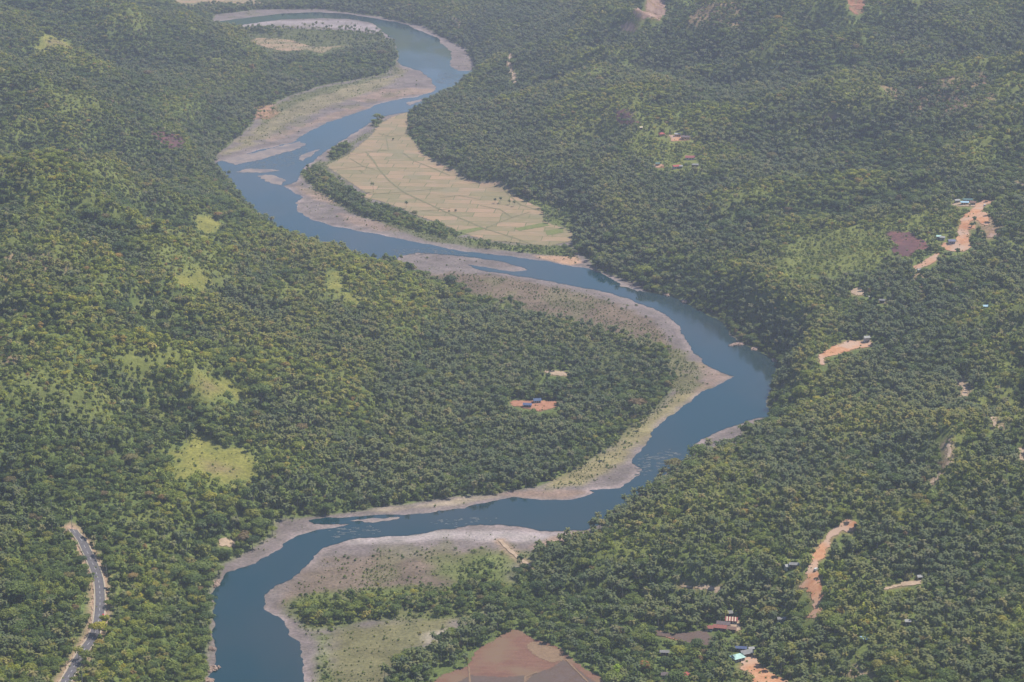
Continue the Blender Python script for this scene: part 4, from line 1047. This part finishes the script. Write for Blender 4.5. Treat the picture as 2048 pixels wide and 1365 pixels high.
def place_in_row(lab, k, n):
    if n == 1: return lab
    if k == 0: return lab + ', leftmost of such'
    if k == n - 1: return lab + ', rightmost of such'
    if k > 19 or n - 1 - k < k: return lab + f', {ORD[min(n - 1 - k, 19)]} from the right'
    return lab + f', {ORD[k]} from the left'
def order_in_view(x, y, z, lift):
    px, py, dp = project(x, y, z + lift)
    inside = (px > 3) & (px < 2045) & (py > 2) & (py < 1362)
    k = np.where(inside, dp, 1e9)
    return np.argsort(k), px, py
def shapes(kind, v):
    if kind == 'palm': return ['short', 'medium', 'tall', 'tall', 'very tall', 'short'][v]
    return {'round': 'round-crowned', 'flat': 'flat-topped spreading', 'tall': 'tall narrow', 'dome': 'wide domed', 'small': 'low', 'open': 'loose-crowned'}[BSH[v]]
from collections import defaultdict
buckets = defaultdict(list)
indiv = np.zeros(tx.size, bool)
for kind, sel, nmax, lift in (('palm', is_palm, 290, 9), ('tree', ~is_palm, 280, 6)):
    idx = np.nonzero(sel)[0]
    o_, px, py = order_in_view(tx[idx], ty[idx], tz[idx], lift)
    # only those whose crown is not hidden: nearest first in the bottom rows
    for q in o_[:nmax]:
        i = idx[q]; indiv[i] = True
        v = int(tvar[i]) % (len(P_PART) if kind == 'palm' else len(B_PART))
        tones = [('dark green', DRK), ('mid green', MIDT), ('yellowish green', (1.22, 1.15, 0.82))] if kind == 'tree' else [('dull green', (0.92, 0.95, 0.95)), ('olive', (1.1, 1.05, 0.85))]
        tn, tint = tones[rs.randrange(len(tones))]
        zn = zone(px[q], py[q])
        if kind == 'palm': lab = f'{shapes(kind, v)} {tn} coconut palm {zn}'
        else: lab = f'{shapes(kind, v)} {tn} tree {zn}'
        buckets[lab].append((px[q], py[q], kind, v, i, tint, zn))
for lab, L in buckets.items():
    L.sort()
    for n_, (px, py, kind, v, i, tint, zn) in enumerate(L):
        l2 = place_in_row(lab, n_, len(L))
        plant('coconut_palm' if kind == 'palm' else 'broadleaf_tree', v, float(tx[i]), float(ty[i]), float(tsc[i]), float(trz[i]), l2, ('coconut palms ' if kind == 'palm' else 'trees ') + zn, tint)
# nearest bushes on the open flats
bi = np.nonzero(grid_val(dens, bx, by) < 0.3)[0]
o_, px, py = order_in_view(bx[bi], by[bi], bz[bi], 1)
bindiv = np.zeros(bx.size, bool)
buckets = defaultdict(list)
for q in o_[:260]:
    i = bi[q]; bindiv[i] = True
    tn, tint = [('dark green', DRK), ('pale green', (1.2, 1.2, 0.9)), ('dry olive', (1.2, 1.05, 0.9))][rs.randrange(3)]
    v = int(bvar[i]) % 4
    zn = zone(px[q], py[q])
    buckets[f"{['rounded', 'broad', 'low', 'tall'][v]} {tn} bush {zn}"].append((px[q], v, i, tint, zn))
for lab, L in buckets.items():
    L.sort()
    for n_, (_, v, i, tint, zn) in enumerate(L):
        plant('bush', v, float(bx[i]), float(by[i]), float(bsc[i]), float(brz[i]), place_in_row(lab, n_, len(L)), 'bushes ' + zn, tint)

# --- the rest of the wood as instanced masses
wr = np.random.default_rng(77)
def mass(name, label, x, y, z, sc, rz, var, srcs):
    wv = np.clip(grid_val(warm, x, y) + wr.normal(0, 0.10, x.size), 0, 1)
    me = bpy.data.meshes.new(name)
    n = x.size
    me.vertices.add(n)
    me.vertices.foreach_set('co', np.stack([x, y, z], 1).astype(np.float32).ravel())
    for an, arr, tp_ in (('sc', sc, 'FLOAT'), ('rz', rz, 'FLOAT'), ('warm', wv, 'FLOAT'), ('vi', var % len(srcs), 'INT')):
        a = me.attributes.new(an, tp_, 'POINT'); a.data.foreach_set('value', np.ascontiguousarray(arr, dtype=np.float32 if tp_ == 'FLOAT' else np.int32))
    o = link(name, me)
    ng = bpy.data.node_groups.new(name, 'GeometryNodeTree')
    ng.interface.new_socket('Geometry', in_out='INPUT', socket_type='NodeSocketGeometry')
    ng.interface.new_socket('Geometry', in_out='OUTPUT', socket_type='NodeSocketGeometry')
    gi = ng.nodes.new('NodeGroupInput'); go = ng.nodes.new('NodeGroupOutput')
    jn = ng.nodes.new('GeometryNodeJoinGeometry')
    for s in srcs:
        oi = ng.nodes.new('GeometryNodeObjectInfo'); oi.inputs['Object'].default_value = s
        oi.inputs['As Instance'].default_value = True
        ng.links.new(oi.outputs['Geometry'], jn.inputs[0])
    ip = ng.nodes.new('GeometryNodeInstanceOnPoints')
    ng.links.new(gi.outputs[0], ip.inputs['Points']); ng.links.new(jn.outputs[0], ip.inputs['Instance'])
    ip.inputs['Pick Instance'].default_value = True
    def na(nm, t):
        a = ng.nodes.new('GeometryNodeInputNamedAttribute'); a.data_type = t; a.inputs['Name'].default_value = nm
        return a.outputs['Attribute']
    ng.links.new(na('vi', 'INT'), ip.inputs['Instance Index'])
    cx = ng.nodes.new('ShaderNodeCombineXYZ'); ng.links.new(na('rz', 'FLOAT'), cx.inputs['Z'])
    er = ng.nodes.new('FunctionNodeEulerToRotation'); ng.links.new(cx.outputs[0], er.inputs[0]); ng.links.new(er.outputs[0], ip.inputs['Rotation'])
    cs = ng.nodes.new('ShaderNodeCombineXYZ'); sca = na('sc', 'FLOAT')
    for k in range(3): ng.links.new(sca, cs.inputs[k])
    ng.links.new(cs.outputs[0], ip.inputs['Scale'])
    st = ng.nodes.new('GeometryNodeStoreNamedAttribute'); st.data_type = 'FLOAT'; st.domain = 'INSTANCE'; st.inputs['Name'].default_value = 'warm'
    ng.links.new(na('warm', 'FLOAT'), st.inputs['Value']); ng.links.new(ip.outputs[0], st.inputs['Geometry'])
    ng.links.new(st.outputs[0], go.inputs[0])
    md = o.modifiers.new('scatter', 'NODES'); md.node_group = ng
    return tag(o, label, kind='stuff')
m = is_palm & ~indiv
mass('palm_grove', 'coconut palm groves covering the valley and slopes', tx[m], ty[m], tz[m], tsc[m], trz[m], tvar[m], P_FULL)
m = ~is_palm & ~indiv
mass('forest', 'broadleaf forest covering the hills on both sides of the river', tx[m], ty[m], tz[m], tsc[m], trz[m], tvar[m], B_FULL)
m = ~bindiv
mass('undergrowth', 'low scrub and undergrowth between the trees and on the gravel flats', bx[m], by[m], bz[m], bsc[m], brz[m], bvar[m], U_FULL)

mass('scrub', 'fine low scrub dotting the gravel flats and clearings', cx_, cy_, cz_, csc, crz, cvar, U_FULL)

# ------------------------------------------------------------------ buildings
RC = {'red': (0.377,0.105,0.092), 'palered': (0.301,0.122,0.103), 'maroon': (0.28,0.10,0.10), 'mauve': (0.16,0.13,0.13), 'grey': (0.24,0.24,0.24), 'white': (0.35,0.35,0.34), 'teal': (0.10,0.17,0.17), 'blue': (0.09,0.13,0.22), 'lavender': (0.18,0.19,0.27),
      'paleteal': (0.42,0.62,0.56), 'brown': (0.22,0.14,0.11), 'darkblue': (0.10,0.13,0.24), 'cream': (0.68,0.58,0.42), 'skyblue': (0.36,0.55,0.68)}
RM = {k: roof_mat('roof_' + k, c) for k, c in RC.items()}
WM = {k: plain('wall_' + k, c) for k, c in {'white': (0.50,0.48,0.44), 'tan': (0.50,0.38,0.26), 'orange': (0.60,0.34,0.18), 'grey': (0.35,0.34,0.33), 'wood': (0.20,0.14,0.10)}.items()}
M_DOOR = plain('dark_door', (0.07,0.05,0.04)); M_GLASS = plain('dark_window', (0.04,0.05,0.06), 0.2)
def house(px, py, L, Wd, roof, wall, label, rz=0.0, hip=False, hh=2.7, stripes=None, group=None, name='house', cat='house'):
    x, y = ground(px, py); x = float(x[0]); y = float(y[0])
    zz = float(min(height(x + a, y + b) for a in (-L / 2, 0, L / 2) for b in (-Wd / 2, Wd / 2)))
    zt = float(height(x, y)) - zz
    L *= 0.86; Wd *= 0.86
    e = bpy.data.objects.new(name, None); C.objects.link(e); e.location = (x, y, zz + 0.4); e.rotation_euler.z = rz
    tag(e, label, cat, group)
    hw = hh + zt
    b = MB(); b.box(-L / 2, L / 2, -Wd / 2, Wd / 2, -0.6, hw)
    rise = Wd * 0.26
    b.face([(-L / 2, -Wd / 2, hw), (-L / 2, 0, hw + rise), (-L / 2, Wd / 2, hw)]); b.face([(L / 2, -Wd / 2, hw), (L / 2, Wd / 2, hw), (L / 2, 0, hw + rise)])
    link('wall', b.mesh('wall', [WM[wall]]), e)
    o = 0.7; i_ = Wd * 0.45 if hip else 0
    r = MB(); t = 0.14
    z0 = hw + 0.05 - 0.52 * o * 0.9
    for dz in (0, -t):
        A = (-L / 2 - o, -Wd / 2 - o, z0 + dz); B = (L / 2 + o, -Wd / 2 - o, z0 + dz); Cc = (L / 2 + o - i_, 0, hw + rise + 0.15 + dz); D = (-L / 2 - o + i_, 0, hw + rise + 0.15 + dz); E = (L / 2 + o, Wd / 2 + o, z0 + dz); F = (-L / 2 - o, Wd / 2 + o, z0 + dz)
        fs = [[A, B, Cc, D], [D, Cc, E, F]]
        if hip: fs += [[B, E, Cc], [F, A, D]]
        for f in fs: r.face(f if dz == 0 else f[::-1])
    r.face([A, B, (B[0], B[1], B[2] + t), (A[0], A[1], A[2] + t)]); r.face([E, F, (F[0], F[1], F[2] + t), (E[0], E[1], E[2] + t)])
    ro = link('roof', r.mesh('roof', [RM[roof]]), e)
    if stripes:
        s = MB()
        for k in range(4):
            xa = -L / 2 + L * (k + 0.2) / 4
            s.face([(xa, -Wd / 2 - o, z0 + 0.06), (xa + L * 0.10, -Wd / 2 - o, z0 + 0.06), (xa + L * 0.10, 0, hw + rise + 0.21), (xa, 0, hw + rise + 0.21)])
        link('roof_stripe', s.mesh('roof_stripe', [RM[stripes]]), ro)
    d = MB(); d.box(-0.5, 0.5, -Wd / 2 - 0.06, -Wd / 2 + 0.04, -0.4, 2.0 + zt * 0.5); link('door', d.mesh('door', [M_DOOR]), e)
    for sx in (-1, 1):
        w = MB(); w.box(sx * L * 0.3 - 0.55, sx * L * 0.3 + 0.55, -Wd / 2 - 0.05, -Wd / 2 + 0.04, zt * 0.5 + 0.9, zt * 0.5 + 2.0); link('window', w.mesh('window', [M_GLASS]), e)
    HOUSE_PX.append((px, py))
    return e
for a in HOUSES:
    house(*a)

# keep roofs in view: drop mass plants that would cover them happens through CLEAR below
# vehicles, poles, rocks
M_CARW = plain('white_paint', (0.50,0.50,0.49), 0.35, 0.05); M_TYRE = plain('tyre_rubber', (0.02,0.02,0.02), 0.9); M_YEL = plain('yellow_paint', (0.65,0.45,0.06), 0.4); M_RED = plain('red_paint', (0.55,0.05,0.06), 0.4)
def van(px, py, rz, paint_m, label):
    x, y = ground(px, py); x = float(x[0]); y = float(y[0])
    e = bpy.data.objects.new('parked_van', None); C.objects.link(e); e.location = (x, y, float(height(x, y)) + 0.55); e.rotation_euler.z = rz
    tag(e, label, 'van')
    prof = [(-2.3,0.4),(-2.3,1.9),(-2.1,2.05),(1.0,2.05),(1.7,1.35),(2.25,1.2),(2.35,0.4)]
    b = MB()
    for s in (-0.9, 0.9):
        f = [(p[0], s, p[1]) for p in prof]; b.face(f if s < 0 else f[::-1])
    for k in range(len(prof)):
        p, q = prof[k], prof[(k + 1) % len(prof)]
        b.face([(p[0], -0.9, p[1]), (p[0], 0.9, p[1]), (q[0], 0.9, q[1]), (q[0], -0.9, q[1])])
    link('body', b.mesh('body', [paint_m]), e)
    w = MB(); w.face([(1.08, -0.8, 2.0), (1.08, 0.8, 2.0), (1.7, 0.8, 1.40), (1.7, -0.8, 1.40)][::-1]); w.face([(1.09, -0.8, 2.01), (1.71, -0.8, 1.41), (1.71, 0.8, 1.41), (1.09, 0.8, 2.01)])
    link('windscreen', w.mesh('windscreen', [M_GLASS]), e)
    for sx in (-1.5, 1.5):
        for sy in (-0.85, 0.85):
            t = MB(); t.tube([(sx, sy - 0.12, 0.35), (sx, sy + 0.12, 0.35)], [0.35, 0.35], 10); link('wheel', t.mesh('wheel', [M_TYRE]), e)
van(1969, 413, 1.2, M_CARW, 'white van near the top of the hillside dirt road')
van(1632, 1143, 0.9, M_CARW, 'white van under the dark tree on the long orange track')
def pole(px, py, hgt, lean, label, arm=True):
    x, y = ground(px, py); x = float(x[0]); y = float(y[0])
    e = bpy.data.objects.new('utility_pole', None); C.objects.link(e); e.location = (x, y, float(height(x, y))); e.rotation_euler = (0, lean, 0)
    tag(e, label, 'utility pole')
    b = MB(); b.tube([(0, 0, -0.5), (0, 0, hgt)], [0.22, 0.16], 8); link('shaft', b.mesh('shaft', [WM['grey']]), e)
    if arm:
        a = MB(); a.box(-0.9, 0.9, -0.06, 0.06, hgt - 0.9, hgt - 0.75); link('crossarm', a.mesh('crossarm', [M_BARK]), e)
pole(104, 1033, 14, 0, 'pale utility pole rising from the forest left of the road end')
pole(144, 1062, 13, 0.02, 'utility pole where the asphalt road disappears into the trees')
pole(215, 1156, 11, -0.06, 'leaning pale pole right of the road bend')
pole(165, 1372, 12, 0.0, 'utility pole beside the road at the bottom edge')
# red rider's tricycle shelter at the kerb
x, y = ground(207, 1236); x = float(x[0]); y = float(y[0])
e = bpy.data.objects.new('motor_tricycle', None); C.objects.link(e); e.location = (x, y, float(height(x, y)) + 0.9); e.rotation_euler.z = 1.4
tag(e, 'small red motor tricycle at the right edge of the asphalt road', 'tricycle')
b = MB(); b.box(-0.9, 0.7, -0.6, 0.6, 0.35, 1.0); b.box(-0.9, 0.6, -0.65, 0.65, 1.65, 1.75)
for sx in (-0.85, 0.5):
    for sy in (-0.58, 0.54): b.box(sx, sx + 0.05, sy, sy + 0.05, 1.0, 1.65)
link('cab', b.mesh('cab', [M_RED]), e)
b = MB(); b.tube([(-0.8, 1.0, 0.7), (0.6, 1.0, 0.75), (0.9, 1.0, 1.1)], [0.12, 0.14, 0.05], 6); link('motorcycle_frame', b.mesh('motorcycle_frame', [M_TYRE]), e)
for sx, sy in ((-0.8, 1.0), (0.9, 1.0), (-0.2, -0.7)):
    t = MB(); t.tube([(sx, sy - 0.06, 0.3), (sx, sy + 0.06, 0.3)], [0.3, 0.3], 10); link('wheel', t.mesh('wheel', [M_TYRE]), e)

M_ROCK = soil_mat('bank_rock', (0.22,0.16,0.13), (0.38,0.28,0.23), sc=0.5)
def rock(px, py, sx, sy, sz, seed, label):
    x, y = flat(px, py)
    import bmesh
    bm = bmesh.new(); rr_ = random.Random(seed * 31)
    for q in range(9):
        f = rr_.uniform(0.22, 0.5); ox = rr_.uniform(-0.75, 0.75) * sx; oy = rr_.uniform(-0.6, 0.6) * sy
        got = bmesh.ops.create_icosphere(bm, subdivisions=3, radius=1)['verts']
        co = np.array([v.co for v in got]); sd_ = seed * 13 + q
        k1 = 1 + 0.5 * fbm(co[:, 0] * 1.3 + sd_, co[:, 1] * 1.3 + co[:, 2] * 1.7, 0.9, 3, sd_) + 0.3 * fbm(co[:, 0] * 3 + sd_, co[:, 1] * 3 - co[:, 2] * 4, 0.8, 3, sd_ + 9)
        for v, a in zip(got, k1):
            c = v.co; v.co = Vector((ox + c.x * a * sx * f, oy + c.y * a * sy * f, max(-0.3, c.z * a * sz * (0.35 + f))))
    me = bpy.data.meshes.new('rock_outcrop'); bm.to_mesh(me); bm.free(); me.materials.append(M_ROCK)
    tag(link('rock_outcrop', me, None, (float(x), float(y), 0.2), seed * 1.1), label, 'rock')
for k_, a in enumerate([(1425,622,9,5,4,'pinkish rock face above the water where the right bank bends'), (1368,605,5,4,2.5,'small rock at the right bank above the deep pool'), (1475,690,10,5,2.5,'long pink rock ledge at the right bank of the deep pool'), (1508,700,8,4,2.2,'second pink rock ledge below the long one'), (1333,592,5,4,2,'brown rock at the tip of the wooded gravel strip'),
        (428,1340,6,6,3,'large pinkish rock on the left bank near the bottom'), (432,1168,7,5,2.5,'pinkish rock point where the left bank turns'), (426,1300,3,5,3,'small pale rock on the lower left bank'), (410,1364,7,5,2.5,'pink rock at the bottom edge of the left bank'), (1549,722,5,4,2,'small rock at the outer corner of the deep pool')]):
    rock(a[0], a[1], a[2], a[3], a[4], k_ + 1, a[5])

# ------------------------------------------------------------------ haze
hz = MB(); hz.box(-7600, 7600, -2200, 13400, -2.0, 745.0)
hm = bpy.data.materials.new('haze'); hm.use_nodes = True
hn = hm.node_tree; hn.nodes.clear()
ho = hn.nodes.new('ShaderNodeOutputMaterial'); pv = hn.nodes.new('ShaderNodeVolumePrincipled')
pv.inputs['Color'].default_value = (*HAZE_COL, 1); pv.inputs['Density'].default_value = HAZE; pv.inputs['Anisotropy'].default_value = 0.25
hn.links.new(pv.outputs[0], ho.inputs['Volume'])
hme = bpy.data.meshes.new('haze'); hme.from_pydata(hz.v, [], hz.f); hme.materials.append(hm)
tag(link('haze', hme), 'thin pale haze filling the valley air', kind='stuff')
